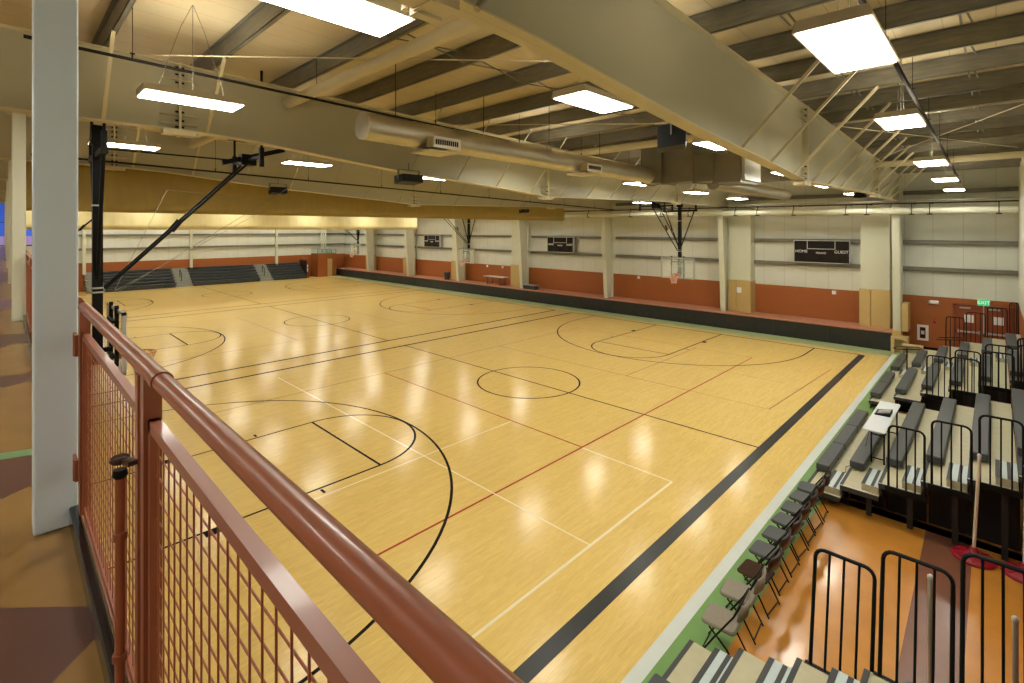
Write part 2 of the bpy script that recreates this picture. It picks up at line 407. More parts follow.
# ------------------------------------------------------------------ rigid steel frames
BOT = [(YF, 7.33), (2.6, 7.31), (3.6, 7.26), (5.6, 7.07), (7.4, 6.92), (10.5, 6.74), (12.9, 6.57), (15.5, 6.62), (21.5, 6.75), (27.75, 6.71)]
def zbot(y):
    for (a, za), (b, zb) in zip(BOT, BOT[1:]):
        if a <= y <= b: return za+(zb-za)*(y-a)/(b-a)
    return BOT[-1][1]
PUR = [7.42+1.555*n for n in range(-8, 15)]
def ribbon(mb, pts, X, hw, th):
    for (a, za), (b, zb) in zip(pts, pts[1:]):
        mb.prism([(a, za), (b, zb), (b, zb+th), (a, za+th)], 'x', X-hw, X+hw)
WHERE = ['nearest frame, its rafter crossing the top of the picture', 'second frame, behind the round duct', 'third frame, just in front of the brown curtain',
         'fourth frame, beyond the brown curtain', 'fifth frame, in front of the pale curtain', 'sixth frame, beyond the pale curtain', 'seventh frame, nearest to the far left bleachers']
for i, X in enumerate(FR[:7]):
    t = thing('steel_frame', 'khaki steel roof frame, '+WHERE[i], 'steel frame', (X, 28.6, 0), 'steel roof frames')
    mb = MB(); mb.prism(BOT+[(28.9, 6.6), (28.9, rtop(28.9)), (0, rtop(0)), (YF, rtop(YF))], 'x', X-.006, X+.006)
    mb.build('rafter_web', M_frame, t, world=True)
    mb = MB(); ribbon(mb, BOT, X, .125, .02); mb.build('bottom_flange', M_flange, t, world=True)
    mb = MB(); ribbon(mb, [(YF, rtop(YF)-.02), (0, rtop(0)-.02), (29.0, rtop(29)-.02)], X, .125, .02); mb.build('top_flange', M_flange, t, world=True)
    mb = MB()
    z1 = 0 if i == 0 else LZ; mb.prism([(28.28-.078*z1, z1), (27.77, 6.6), (28.88, 6.6), (28.88, z1)], 'x', X-.006, X+.006)
    mb.prism([(28.27-.078*z1, z1), (27.75, 6.64), (27.77, 6.64), (28.29-.078*z1, z1)], 'x', X-.14, X+.14)
    mb.box(X-.14, X+.14, 28.88, 28.9, z1, 7.9)
    mb.box(X-.12, X+.12, 27.78, 28.88, 6.6, 6.62)
    mb.build('column', M_colw, t, world=True)
    for y in (2.3, 12.9, 22.5):
        zb = zbot(y); zt = rtop(y); mb = MB()
        mb.box(X-.13, X+.13, y-.02, y+.02, zb-.1, zt+.02)
        for dz in (-.06,): mb.box(X-.12, X+.12, y-.26, y+.26, zb-.085, zb-.002)
        for zz in (zb+.12, zb+.28, zt-.13, zt-.29):
            mb.prism([(y-.3, zz-.006), (y+.3, zz-.006), (y+.3, zz+.006), (y-.3, zz+.006)], 'x', X+.006, X+.09)
        mb.slot(1)
        for zz in (zb+.06, zb+.18, zb+.34, zt-.07, zt-.2, zt-.35):
            for e in (-1, 1): mb.tube([(X+e*.08, y-.07, zz), (X+e*.08, y+.07, zz)], .018, 6)
        mb.build('splice_plate', [M_flange, M_blackpipe], t, world=True)
    for y in [p for p in PUR if .5 < p < 27]:
        if i > 3 and int(y) % 2: continue
        if i == 0 and y < 8 or i == 1 and 3 < y < 6.4: continue
        for e in ((1, -1) if i < 3 else (1,)):
            zb = zbot(y); run = (rtop(y)-zb)*.92
            mb = MB(); a = (X+e*.03, y, zb+.04); b = (X+e*run, y, rtop(y)-.01)
            th = .05 if i == 0 or y < 5 else .026
            mb.bar(a, b, th, th); mb.build('flange_brace', M_flange if th > .04 else M_frame, t, world=True)
# purlins: one continuous cold-formed channel each, across all the frames
for n, y in enumerate([p for p in PUR if p < 29]):
    z = rtop(y); mb = MB()
    mb.box(XL, XR, y-.006, y+.006, z, z+.32); mb.box(XL, XR, y-.006, y+.065, z, z+.008); mb.box(XL, XR, y-.065, y+.006, z+.312, z+.32)
    mb.box(XL, XR, y+.058, y+.065, z, z+.022)
    one('purlin', mb, M_galv, 'dark roof purlin running the length of the hall, %s from the far wall' % ORD[len([p for p in PUR if y < p < 29])], 'purlin', (-28, y, z), 'roof purlins')
# strut pipes and thin lines between the frames
def pipe(name, pts, r, m, label, cat, n=10, group=None):
    mb = MB(); mb.tube(pts, r, n); return one(name, mb, m, label, cat, pts[0], group)
for (x0, x1, y, z, lab) in ((FR[1]+.1, FR[0]-.1, 4.25, 8.16, 'cream strut pipe under the roof between the two nearest frames, near the top'),
                            (FR[1]+.1, FR[0]-.1, 13.4, 8.0, 'cream strut pipe under the roof above the rectangular ducts'),
                            (FR[0]+.1, XR, 22.6, 7.85, 'cream strut pipe crossing the roof bay at far right'),
                            (FR[2]+.1, FR[1]-.1, 4.25, 8.16, 'cream strut pipe under the roof in the second bay beyond the duct')):
    pipe('strut_pipe', [(x0, y, z), (x1, y, z)], .11, M_flange, lab, 'pipe', 14, 'roof strut pipes')
def sprinkler(X, z0, y0, y1, lab, r=.026):
    t = thing('sprinkler_pipe', lab, 'pipe', (X, y0, z0), 'sprinkler pipes')
    mb = MB(); mb.tube([(X, y0, z0), (X, y1, z0-.0245*(y1-y0))], r, 8); mb.build('pipe', M_blackpipe, t, world=True)
    y = y0+1.2
    while y < y1:
        z = z0-.0245*(y-y0)
        mb = MB(); mb.tube([(X, y, z), (X, y, z+.09)], .012, 6); mb.lathe([(.035, .09), (.035, .1)], (X, y, z), 8); mb.tube([(X, y, z), (X, y, roof(y))], .005, 5)
        mb.build('sprinkler_head', M_blackpipe, t, world=True); y += 2.9
    return t
sprinkler(-9.55, 8.12, .2, 27.2, 'black sprinkler pipe hung in front of the second roof frame')
sprinkler(-3.95, 8.1, 1.0, 27.2, 'black sprinkler pipe beside the nearest roof frame, over the square lamps')
sprinkler(-1.02, 8.03, 1.0, 27.2, 'dark sprinkler pipe above the lamps in the right hand bay', .034)
sprinkler(-17.3, 7.35, .5, 27, 'black sprinkler pipe below the third roof frame')
for (a, b, lab) in (((-9.9, 1.6, 8.3), (-3.6, 7.9, 8.2), 'thin steel brace rod crossing the second bay diagonally, foot at the left'),
                    ((-10.4, 7.4, 8.1), (-3.6, 13.6, 8.1), 'thin steel brace rod over the round duct'),
                    ((-3.0, 15.4, 8.2), (.5, 21.9, 8.0), 'thin steel brace rod in the right hand bay in front of the strut pipe'),
                    ((.5, 15.4, 8.2), (-3.0, 21.9, 8.0), 'crossing thin brace rod in the right hand bay'),):
    pipe('brace_rod', [a, b], .012, M_flange, lab, 'rod', 6)
# bridging angles between the purlins of the right-hand bay and over the duct
for X, lab in ((-2.15, 'left line of purlin bridging angles in the right bay'), (-.35, 'right line of purlin bridging angles in the right bay'), (-6.9, 'line of crossed bridging angles above the round duct')):
    mb = MB(); ys = [p for p in PUR if 2 < p < 27]
    for a, b in zip(ys, ys[1:]):
        if X > -3: mb.bar((X, a, rtop(a)+.03), (X, a+.62, rtop(a)+.03), .03, .012); mb.bar((X, a, rtop(a)+.2), (X+.12, a+.5, rtop(a)-.02), .02, .02)
        else: mb.bar((X, a, rtop(a)+.03), (X, b, rtop(b)+.22), .02, .02); mb.bar((X, a, rtop(a)+.22), (X, b, rtop(b)+.03), .02, .02)
    one('bridging_line', mb, M_galv, lab, 'bracing', (X, ys[0], 8.4))
# conduit pair along a purlin in the right bay
mb = MB(); mb.tube([(-3.0, 14.75, 8.15), (XR, 14.75, 8.15)], .02, 6); mb.tube([(-3.0, 14.85, 8.15), (XR, 14.85, 8.15)], .02, 6)
one('conduit_pair', mb, M_galvlite, 'pair of thin metal conduits crossing the right hand roof bay', 'conduit', (-3, 14.75, 8.15))

# header pipe along the far wall, with clamps
def hz(x): return 6.24+(.6-x)/21.6*.21
t = thing('header_pipe', 'thick cream insulated pipe running along the whole far wall', 'pipe', (0, 28.4, 6.2))
mb = MB(); mb.tube([(XR-.03, 27.5, hz(XR)), (-26.3, 27.5, hz(-26.3))], .14, 16); mb.build('pipe', M_colw, t, world=True)
for x in (.1, -2.0, -2.6, -4.2, -5.0, -7.2, -8.9, -10.0, -12.6, -14.3, -16.4, -19.6, -22.1, -24.4):
    mb = MB(); mb.tube([(x, 27.5+.15*math.cos(a), hz(x)+.15*math.sin(a)) for a in [2*PI*k/14 for k in range(14)]], .018, 6, close=True)
    mb.box(x-.09, x+.09, 27.4, 27.6, hz(x)-.17, hz(x)-.13); mb.bar((x, 27.5, hz(x)+.13), (x, 27.5, hz(x)+.33), .03, .03); mb.bar((x, 27.5, hz(x)+.33), (x, 28.9, hz(x)+.33), .03, .03)
    mb.build('clamp', M_black, t, world=True)
pipe('wall_pipe', [(XR-.03, 27.45, 6.58), (-26.3, 27.45, 6.74)], .03, M_blackpipe, 'thin black pipe running just above the cream header pipe', 'pipe')
pipe('wall_conduit', [(XR-.03, 27.6, 6.7), (-26.3, 27.6, 6.8)], .035, M_galvlite, 'thin galvanised pipe above the cream header pipe', 'pipe')

# ------------------------------------------------------------------ boxed downpipe enclosures and pads on the far wall
for i, (x0, x1) in enumerate(((-4.62, -3.5), (-10.75, -9.63))):
    t = thing('wall_enclosure', ('white boxed enclosure on the far wall beside the nearest wall column', 'white boxed enclosure on the far wall with a paper notice on its pad')[i], 'enclosure', ((x0+x1)/2, 28.9, LZ), 'boxed enclosures on the far wall')
    mb = MB(); mb.box(x0, x1, 28.65, YB-.02, 2.62, 6.6); mb.build('panel', M_colw, t, world=True)
    mb = MB(); mb.rbox(x0-.05, x0+(x1-x0)*.36, 28.55, YB-.02, LZ, 2.64, .03); mb.rbox(x0+(x1-x0)*.37, x1+.03, 28.55, YB-.02, LZ, 2.64, .03)
    mb.build('wall_pad', M_pad, t, world=True)
    if i: mb = MB(); mb.box(x0+.42, x0+.68, 28.54, 28.55, 1.95, 2.25); mb.build('notice', M_white, t, world=True)
for i, (x0, x1) in enumerate(((-28.0, -27.0), (-35.6, -34.5), (-43.4, -42.3), (-50.9, -49.95))):
    t = thing('wall_enclosure', 'cream boxed enclosure against the %s wall column from the left corner' % ('fourth', 'third', 'second', 'first')[i], 'enclosure', ((x0+x1)/2, 28.9, LZ), 'boxed enclosures on the far wall')
    mb = MB(); mb.box(x0, x1, 28.7, YB-.02, 2.6, 7); mb.build('panel', M_colw, t, world=True)
    mb = MB(); mb.rbox(x0-.03, x1+.03, 28.6, YB-.02, LZ, 2.62, .03); mb.build('wall_pad', M_pad, t, world=True)
# pad on nearest wall column and plywood steps at its foot
mb = MB(); mb.rbox(-3.03, -2.78, 28.1, 28.9, .9, 2.15, .04); one('column_pad', mb, M_pad, 'mustard vinyl pad strapped to the right side of the nearest wall column', 'pad', (-2.9, 28.5, .9))
t = thing('plywood_steps', 'tan plywood step boxes at the end of the black padded ledge', 'steps', (-3.0, 27.6, 0))
mb = MB(); mb.box(-3.33, -2.75, 27.5, 28.1, .62, .72); mb.box(-3.33, -3.2, 27.5, 27.6, 0, .62); mb.box(-2.85, -2.75, 27.5, 27.6, 0, .62); mb.box(-3.33, -2.75, 28.02, 28.08, 0, .62); mb.build('upper_step', M_woodbox, t, world=True)
mb = MB(); mb.box(-2.9, -2.2, 26.95, 27.45, .42, .5); mb.box(-2.9, -2.84, 26.95, 27.45, 0, .42); mb.box(-2.26, -2.2, 26.95, 27.45, 0, .42); mb.build('lower_step', M_woodbox, t, world=True)
mb = MB(); mb.box(-3.3, -3.0, 27.6, 27.9, .72, .98); mb.build('end_block', M_pad, t, world=True)
# left wall columns
for y, w_ in ((4.98, 'beyond the near black hoop mast'), (13.08, 'behind the left gap in the far bleachers'), (21.25, 'behind the right gap in the far bleachers')):
    mb = MB(); mb.box(XL+.02, XL+.3, y-.11, y-.1+.22, 1.5, 8.6); one('wall_column', mb, M_colw, 'slim white steel column on the left end wall, '+w_, 'column', (XL+.15, y, 1.5), 'left wall columns')

# ------------------------------------------------------------------ scoreboards
def scoreboard(cx, lab):
    t = thing('scoreboard', lab, 'scoreboard', (cx, 29.0, 3.75), 'scoreboards on the far wall')
    W, H = 2.45, 1.16
    mb = MB(); mb.box(-W/2, W/2, 0, .2, 0, H); mb.build('case', M_score, t)
    mb = MB()
    for z in (0, H-.035): mb.box(-W/2-.02, W/2+.02, -.02, .2, z, z+.035)
    for x in (-W/2-.02, W/2-.015): mb.box(x, x+.035, -.02, .2, 0, H)
    for x in (-W*.25, W*.25): mb.box(x-.015, x+.015, -.012, 0, H*.62, H)
    mb.box(-W*.25, W*.25, -.012, 0, H*.61, H*.61+.03)
    mb.build('trim', M_alu, t)
    text('home_lettering', 'HOME', .2, M_white, t, (-W*.36, -.008, H*.5))
    text('guest_lettering', 'GUEST', .2, M_white, t, (W*.36, -.008, H*.5))
    text('period_lettering', 'PERIOD', .13, M_white, t, (0, -.008, H*.44))
    mb = MB()
    for x0, x1, z0, z1 in ((-.48, .48, .8, 1.05), (-1.12, -.72, .1, .42), (.72, 1.12, .1, .42), (-.12, .12, .12, .36)): mb.box(x0, x1, -.006, 0, z0, z1)
    mb.build('digit_window', mat('black_digit_glass', (.02, .02, .018), .15), t)
scoreboard(-6.35, 'dark scoreboard reading HOME, PERIOD, GUEST on the far wall, largest and nearest one')
scoreboard(-23.25, 'dark scoreboard on the far wall above the terracotta band, middle one of three')
scoreboard(-39.1, 'small distant scoreboard on the far wall, leftmost of three')

# ------------------------------------------------------------------ lamps
def make_lamp(W=.56, L=1.25):
    t = thing('high_bay_lamp', 'lamp', 'ceiling light', (0, 0, 0), 'high bay lamps')
    mb = MB(); mb.prism([(-W/2-.03, 0), (-W/2, .1), (W/2, .1), (W/2+.03, 0)], 'y', -L/2-.03, L/2+.03)
    mb.build('housing', M_lampbody, t)
    mb = MB(); mb.box(-W/2, W/2, -L/2, L/2, -.012, -.002); mb.build('lens', M_lamp, t)
    mb = MB(); mb.box(-.2, -.08, -L/2+.08, L/2-.08, .1, .1015); mb.box(.08, .2, -L/2+.08, L/2-.08, .1, .1015); mb.build('added_uplight', M_uplight, t)  # glowing strips on the lamp top, added to light the roof
    mb = MB()
    for e in (-1, 1): mb.tube([(0, e*L*.35, .1), (0, e*L*.12, .75), (0, 0, 1.0)], .004, 5)
    mb.tube([(0, 0, .1), (0, 0, 1.0)], .005, 5)
    mb.build('hanger', M_galv, t)
    return t
lamp0 = make_lamp(); used = False
LY_ = [2.0, 6.3, 11.0, 16.2, 21.0, 25.8]; LZ_ = [7.42, 7.4, 7.32, 7.12, 7.05, 7.0]
ROWS = [-1.15, -4.38, -9.3, -14.6, -24.3, -30.3, -36.2, -39.9, -45.6, -51.4, -55.4]
OVR = {(0, 0): None, (0, 1): (-1.0, 5.66, 7.2), (0, 2): (-1.2, 11.1, 7.36), (1, 0): (-4.12, 2.0, 7.4), (2, 0): (-8.75, 2.02, 7.42), (2, 1): None}
ROWN = ['above the right hand bleachers', 'beside the big rafter', 'around the round duct', 'between second and third frames', 'beyond the brown curtain', 'over the middle court', 'before the pale curtain', 'beyond the pale curtain', 'over the left court', 'near the left end', 'over the far left bleachers']
for i, X in enumerate(ROWS):
    for j in range(6):
        p = OVR.get((i, j), (X, LY_[j], LZ_[j]))
        if p is None: continue
        lab = 'lit lamp in the row %s, %s from the mezzanine' % (ROWN[i], ORD[j])
        if not used: lamp0.location = p; lamp0['label'] = lab; used = True; L = lamp0
        else: L = dup(lamp0, p, label=lab); L.scale = (1, 1, 1)
        if (i, j) == (0, 1): L.scale = (.95, 1.2, 1)
        for ch in L.children:
            if ch.name.startswith('hanger'): ch.scale.z = roof(p[1])-p[2]+.01

# lamps over the mezzanine walkway, behind the railing
for k, X in enumerate((-.6, -5.0, -9.5, -14.5, -20, -27, -35, -44, -52)):
    for y in (-2.6,):
        L = dup(lamp0, (X, y, 7.3), label='lit lamp above the mezzanine walkway, %s from the right' % ORD[k]); L.scale = (1, 1, 1)
        for ch in L.children:
            if ch.name.startswith('hanger'): ch.scale.z = roof(y)-7.3+.01
# ------------------------------------------------------------------ ducts
t = thing('round_duct', 'galvanised spiral round duct hung beneath the roof in front of the second frame', 'duct', (-8.3, 4.7, 7.4))
mb = MB(); n = 60; DY0, DY1 = 4.6, 14.98
pts = []; rs = []
for k in range(n+1):
    y = DY0+(DY1-DY0)*k/n
    pts += [(-8.3, y, 7.37-.012*(y-DY0)), (-8.3, y+.02, 7.37-.012*(y-DY0))]; rs += [.25, .257]
mb.tube(pts, rs, 24); mb.build('pipe', M_galvlite, t, world=True)
mb = MB(); mb.tube([(-8.3, DY0-.02, 7.37), (-8.3, DY0+.01, 7.37)], .255, 24); mb.build('end_cap', M_ductend, t, world=True)
for y, dz in ((6.2, -.1), (11.3, -.14)):
    mb = MB(); mb.box(-8.1, -7.86, y-.32, y+.32, 7.2+dz, 7.38+dz); mb.box(-8.5, -7.9, y-.4, y+.3, 7.11+dz, 7.14+dz); mb.build('boot', M_flange, t, world=True)
    mb = MB(); mb.box(-7.86, -7.84, y-.34, y+.34, 7.18+dz, 7.4+dz); g = mb.build('register', M_white, t, world=True)
    mb = MB()
    for k in range(11): mb.box(-7.845, -7.832, y-.29+k*.053, y-.255+k*.053, 7.24+dz, 7.34+dz)
    mb.build('grille_slots', M_black, t, world=True)
for y in (5.3, 7.6, 9.9, 12.2):
    mb = MB(); mb.tube([(-8.3, y, 7.66), (-8.3, y, roof(y))], .008, 5); mb.build('hanger', M_blackpipe, t, world=True)
t = thing('rectangular_duct', 'grey rectangular sheet metal ducts under the roof at the end of the round duct', 'duct', (-7, 13.8, 6.7))
for (x0, x1, y0, y1, z0, z1, nm) in ((-8.55, -7.8, 15.0, 15.9, 7.0, 8.4, 'drop_section'), (-7.8, -6.78, 15.1, 15.9, 6.98, 8.3, 'middle_section'), (-6.78, -6.1, 15.1, 15.8, 6.95, 7.8, 'short_section'), (-6.1, -5.3, 14.95, 16.4, 6.87, 7.72, 'end_section')):
    mb = MB(); mb.box(x0, x1, y0, y1, z0, z1)
    for xx in (x0-.006, x1-.03): mb.box(xx, xx+.036, y0-.03, y1+.03, z0-.03, z1+.03)
    mb.build(nm, M_galvduct, t, world=True)
mb = MB(); mb.box(-5.3, -5.2, 15.02, 16.35, 6.92, 7.66); mb.build('end_collar', M_ductend, t, world=True)
pts = []; rs = []
for k in range(41):
    y = 16.2+7.8*k/40; pts += [(-6.6, y, 6.98), (-6.6, y+.02, 6.98)]; rs += [.22, .226]
mb = MB(); mb.tube(pts, rs, 20)
for y in (17, 20, 23): mb.tube([(-6.6, y, 7.2), (-6.6, y, roof(y)-.01)], .008, 5)
one('branch_duct', mb, M_galvlite, 'smaller round duct continuing towards the far wall behind the rectangular duct', 'duct', (-6.6, 14.8, 6.98))

# ------------------------------------------------------------------ divider curtains (raised)
def curtain(X, y0, y1, z0, z1, m, label, amp):
    t = thing('divider_curtain', label, 'curtain', (X, (y0+y1)/2, z0))
    n = int((y1-y0)/.11); mb = MB(); a = []; rows = 7
    for k in range(n+1):
        y = y0+(y1-y0)*k/n; ph = .5*math.sin(k*.83)+.35*math.sin(k*2.3+1)+.15*random.uniform(-1, 1)
        for s_ in (1, -1):
            for r in range(rows):
                v = r/(rows-1); th = .14-.03*math.sin(PI*v*3)**2
                a.append((X+s_*(th+amp*ph*(.3+.7*(1-v))), y, z0+(z1-z0)*v+(.012*math.sin(y*1.7) if r == 0 else 0)))
    W = 2*rows
    fs = []
    for k in range(n):
        for q in range(W):
            if q == rows-1: continue
            q2 = q+1 if q < W-1 else None
            if q2 is None: continue
            fs.append((k*W+q, k*W+q2, (k+1)*W+q2, (k+1)*W+q))
        fs.append((k*W, k*W+rows, (k+1)*W+rows, (k+1)*W))
        fs.append((k*W+rows-1, k*W+W-1, (k+1)*W+W-1, (k+1)*W+rows-1))
    fs = [f for f in fs if len(set(f)) == 4]
    mb.add(a, fs, True)
    for k in (0, n): mb.add([a[k*W+q] for q in range(W)], [tuple(list(range(rows))+list(range(W-1, rows-1, -1)))])
    mb.build('folded_fabric', m, t, world=True)
    mb = MB(); mb.tube([(X, y0, z0-.02), (X, y1, z0-.02)], .035, 8); mb.build('bottom_batten', m, t, world=True)
    mb = MB()
    for k in range(9):
        y = y0+.6+k*(y1-y0-1.2)/8; mb.tube([(X, y, z1-.05), (X, y, roof(y))], .012, 5)
    mb.build('hoist_lines', M_blackpipe, t, world=True)
curtain(-20.6, .4, 26.0, 6.08, 7.5, M_curt, 'raised brown divider curtain folded beneath the roof between the first two courts', .02)
curtain(-37.6, .4, 26.2, 5.5, 7.1, M_curtlit, 'raised divider curtain coloured pale as if lamplit, hanging lower beyond the brown one', .016)

# speakers and small boxes hung from the frames
def speaker_box(p, label, s=(.3, .55, .26), yaw=0, tilt=.0):
    t = thing('hanging_speaker', label, 'speaker', p, None, yaw)
    mb = MB(); w_, l_, h_ = s
    mb.prism([(-w_/2, 0), (w_/2, .05), (w_/2, h_), (-w_/2, h_*.86)], 'y', -l_/2, l_/2); mb.build('cabinet', M_black, t)
    mb = MB(); mb.box(w_/2, w_/2+.012, -l_/2+.03, l_/2-.03, .07, h_-.02); mb.build('grille', M_black, t)
    mb = MB(); mb.bar((0, -l_/2-.01, h_*.5), (0, -l_/2-.01, h_+.12), .02, .05); mb.bar((0, l_/2+.01, h_*.5), (0, l_/2+.01, h_+.12), .02, .05); mb.bar((0, -l_/2-.02, h_+.12), (0, l_/2+.02, h_+.12), .05, .02); mb.bar((0, 0, h_+.12), (0, 0, h_+.3), .02, .02)
    mb.build('bracket', M_galv, t)
speaker_box((-18.45, 6.9, 6.72), 'small black speaker below the third frame, above the left end of the brown curtain')
speaker_box((-18.45, 19.9, 6.36), 'small black speaker near the right end of the brown curtain', (.3, .5, .2))
speaker_box((-10.75, 7.25, 6.62), 'black speaker hung beneath the second frame under the round duct', (.4, .6, .24))
speaker_box((-3.82, 7.7, 6.78), 'large black loudspeaker hung on the left side of the biggest rafter', (.42, .5, .42), .4)
mb = MB(); mb.lathe([(.05, 0), (.2, -.02), (.24, -.22), (.05, -.24)], (-4.0, 24.6, 7.0), 16); mb.tube([(-4.0, 24.6, 7.0), (-4.0, 24.6, 7.9)], .02, 6)
one('pendant_horn', mb, M_black, 'black horn shaped pendant near the far end of the nearest rafter', 'speaker', (-4, 24.6, 6.8))
t = thing('junction_box', 'cream electrical box fixed under the near end of the biggest rafter', 'box', (-3.6, 2.35, 7.2))
mb = MB(); mb.box(-3.52, -3.38, 2.3, 2.5, 7.28, 7.44); mb.build('body', M_flange, t, world=True)
mb = MB(); mb.box(-3.4, -3.3, 2.3, 2.55, 7.2, 7.3); mb.build('bracket', M_flange, t, world=True)
pipe('near_conduit', [(-2.92, 2.6, 7.2), (-2.92, 3.5, 8.4)], .03, M_galvlite, 'short metal conduit standing against the biggest rafter at the top of the picture', 'conduit')

# ------------------------------------------------------------------ basketball hoops
def hoop(cx, by, s, lab):
    """s=+1: the court lies towards +Y of the backboard"""
    yb = by+s*1.22            # backboard face
    t = thing('basketball_hoop', lab, 'basketball hoop', (cx, yb, 0), 'ceiling hung basketball hoops')
    DZ = 0 if s > 0 else -.4                     # the far hoops hang from the lower part of the roof
    def P(x, y, z): return (x, s*y, z+DZ if 6.7 < z < 7.6 else z)           # local: y>0 towards the court
    def bx(mb, x0, x1, y0, y1, z0, z1): ya, yc = sorted((s*y0, s*y1)); mb.box(x0, x1, ya, yc, z0, z1)
    mb = MB(); bx(mb, -.915, .915, -.015, 0, 2.9, 3.97); gb = mb.build('glass_backboard', M_glass, t)
    mb = MB()
    for x0, x1, z0, z1 in ((-.93, .93, 2.87, 2.92), (-.93, .93, 3.93, 3.98), (-.93, -.88, 2.87, 3.98), (.88, .93, 2.87, 3.98), (-.3, .3, 3.06, 3.1), (-.3, .3, 3.5, 3.54), (-.3, -.26, 3.06, 3.54), (.26, .3, 3.06, 3.54)):
        bx(mb, x0, x1, -.06 if max(abs(x0), abs(x1)) > .5 else -.002, .005, z0, z1)
    mb.build('backboard_frame', M_alu, gb)
    mb = MB(); mb.tube([P(.23*math.cos(a), .38+.23*math.sin(a), 3.05) for a in [2*PI*k/24 for k in range(24)]], .01, 6, close=True)
    bx(mb, -.1, .1, .0, .15, 3.0, 3.06); bx(mb, -.07, .07, -.02, .02, 2.95, 3.12); rm = mb.build('rim', M_orangerim, t)
    mb = MB()
    for k in range(12):
        for d in (1, -1):
            pts = []
            for q in range(5):
                a = 2*PI*(k+d*q*.5)/12; r = .225-.03*q if q < 4 else .12; pts.append(P(r*math.cos(a), .38+r*math.sin(a), 3.04-.1*q))
            mb.tube(pts, .006, 4, caps=False)
    mb.build('net', M_net, rm)
    mb = MB()
    for e in (-.34, .34): mb.bar(P(e, -.06, 2.85), P(e, -.06, 4.05), .06, .06); 
    for z in (3.1, 3.75): mb.bar(P(-.36, -.1, z), P(.36, -.1, z), .05, .05)
    for z in (3.2, 3.7): mb.bar(P(0, -.1, z), P(0, -.3, z), .08, .08)
    mb.build('mounting_frame', M_black, t)
    ytop = -.3
    mb = MB(); mb.bar(P(0, ytop, 2.95), P(0, ytop, 7.15), .15, .15); mb.box(-.13, .13, s*ytop-.1, s*ytop+.1, 7.05+DZ, 7.4+DZ)
    ms = mb.build('mast', M_black, t)
    for z in (4.28, 4.36, 5.9): mb = MB(); mb.box(-.083, .083, s*ytop-.083, s*ytop+.083, z, z+.03); mb.build('clamp_band', M_alu, ms)
    for e in (-1, 1):
        mb = MB(); mb.tube([P(e*.8, ytop, 6.85), P(e*.08, ytop, 4.55)], .032, 8); mb.build('side_brace', M_black, t)
    mb = MB(); mb.bar(P(-.95, ytop, 6.85), P(.95, ytop, 6.85), .1, .1); mb.build('crossbar', M_black, t)
    for e in (-.09, .09):
        mb = MB(); mb.tube([P(e*2.2, 2.3, 6.98), P(e, ytop+.1, 4.35)], .025, 8); mb.tube([P(e*1.6, 1.02, 5.66), P(e*1.5, .85, 5.43)], .04, 8); mb.build('rear_brace', M_black, t)
    mb = MB(); mb.bar(P(0, 1.8, 6.92), P(0, 3.1, 7.34), .08, .1); mb.bar(P(-.22, ytop, 7.02), P(-.22, 2.5, 7.02), .03, .03); mb.bar(P(-.9, 2.3, 7.02), P(.9, 2.3, 7.02), .06, .06)
    bx(mb, -.14, .14, 2.15, 2.45, 6.9+DZ, 7.14+DZ)
    mb.build('drive_beam', M_black, t)
    for x, y_ in ((-.88, ytop), (.88, ytop), (-.88, 2.3), (.88, 2.3)):
        mb = MB(); mb.bar(P(x, y_, 6.85 if y_ < 0 else 6.98), P(x, y_, roof(abs(yb+s*y_))), .04, .04); mb.box(x-.04, x+.04, s*y_-.04, s*y_+.04, 6.8+DZ, 7.2+DZ); mb.build('ceiling_hanger', M_black, t)
hoop(-12.05, BL, 1, 'near ceiling hung hoop of the first court, seen edge on behind the mezzanine gate')
hoop(-12.05, FB, -1, 'ceiling hung glass hoop at the far end of the first court, right of the others')
hoop(-29.2, FB, -1, 'ceiling hung hoop at the far end of the middle court, beside the small scoreboard')
hoop(-46.35, FB, -1, 'distant hoop at the far end of the left court, near the left corner')
hoop(-29.2, BL, 1, 'near hoop of the middle court, mostly hidden behind the thick column')
# thin steel guy cables by the near hoop
mb = MB()
for a, b in (((-12.0, 1.5, 4.3), (-17.8, 6.0, 6.0)), ((-12.1, 1.5, 4.3), (-15.5, 3.0, 6.5)), ((-12.0, 1.5, 4.25), (-14.0, 5.5, 6.6)), ((-15.5, 3.0, 6.5), (-17.8, 6.6, 6.45))): mb.tube([a, b], .0055, 5)
one('guy_cables', mb, M_galv, 'thin grey hoist cables fanning from the near hoop', 'cable', (-12, 1.5, 4.3))

# ------------------------------------------------------------------ exit doors and things on the right part of the far wall
for i, (x0, x1) in enumerate(((-1.28, -.37), (-.36, .55))):
    t = bpy.data.objects.new('door_%d' % (i+1), None); C.objects.link(t); t['kind'] = 'structure'; t.location = ((x0+x1)/2, YB-.05, 0)
    mb = MB(); mb.box(x0+.03, x1-.03, YB-.08, YB-.03, 0, 2.1); mb.build('leaf', M_door, t, world=True)
    mb = MB(); mb.box(x0+.08, x1-.08, YB-.16, YB-.1, .98, 1.05); mb.box(x0+.08, x0+.16, YB-.16, YB-.08, .95, 1.08); mb.box(x1-.16, x1-.08, YB-.16, YB-.08, .95, 1.08); mb.build('push_bar', M_alu, t, world=True)
    mb = MB(); mb.box((x0+x1)/2-.15, (x0+x1)/2+.15, YB-.09, YB-.08, 1.42, 1.75); mb.build('paper_notice', M_white, t, world=True)
    mb = MB(); mb.box(x0+.15, x0+.5, YB-.14, YB-.08, 2.02, 2.08); mb.build('door_closer', M_alu, t, world=True)
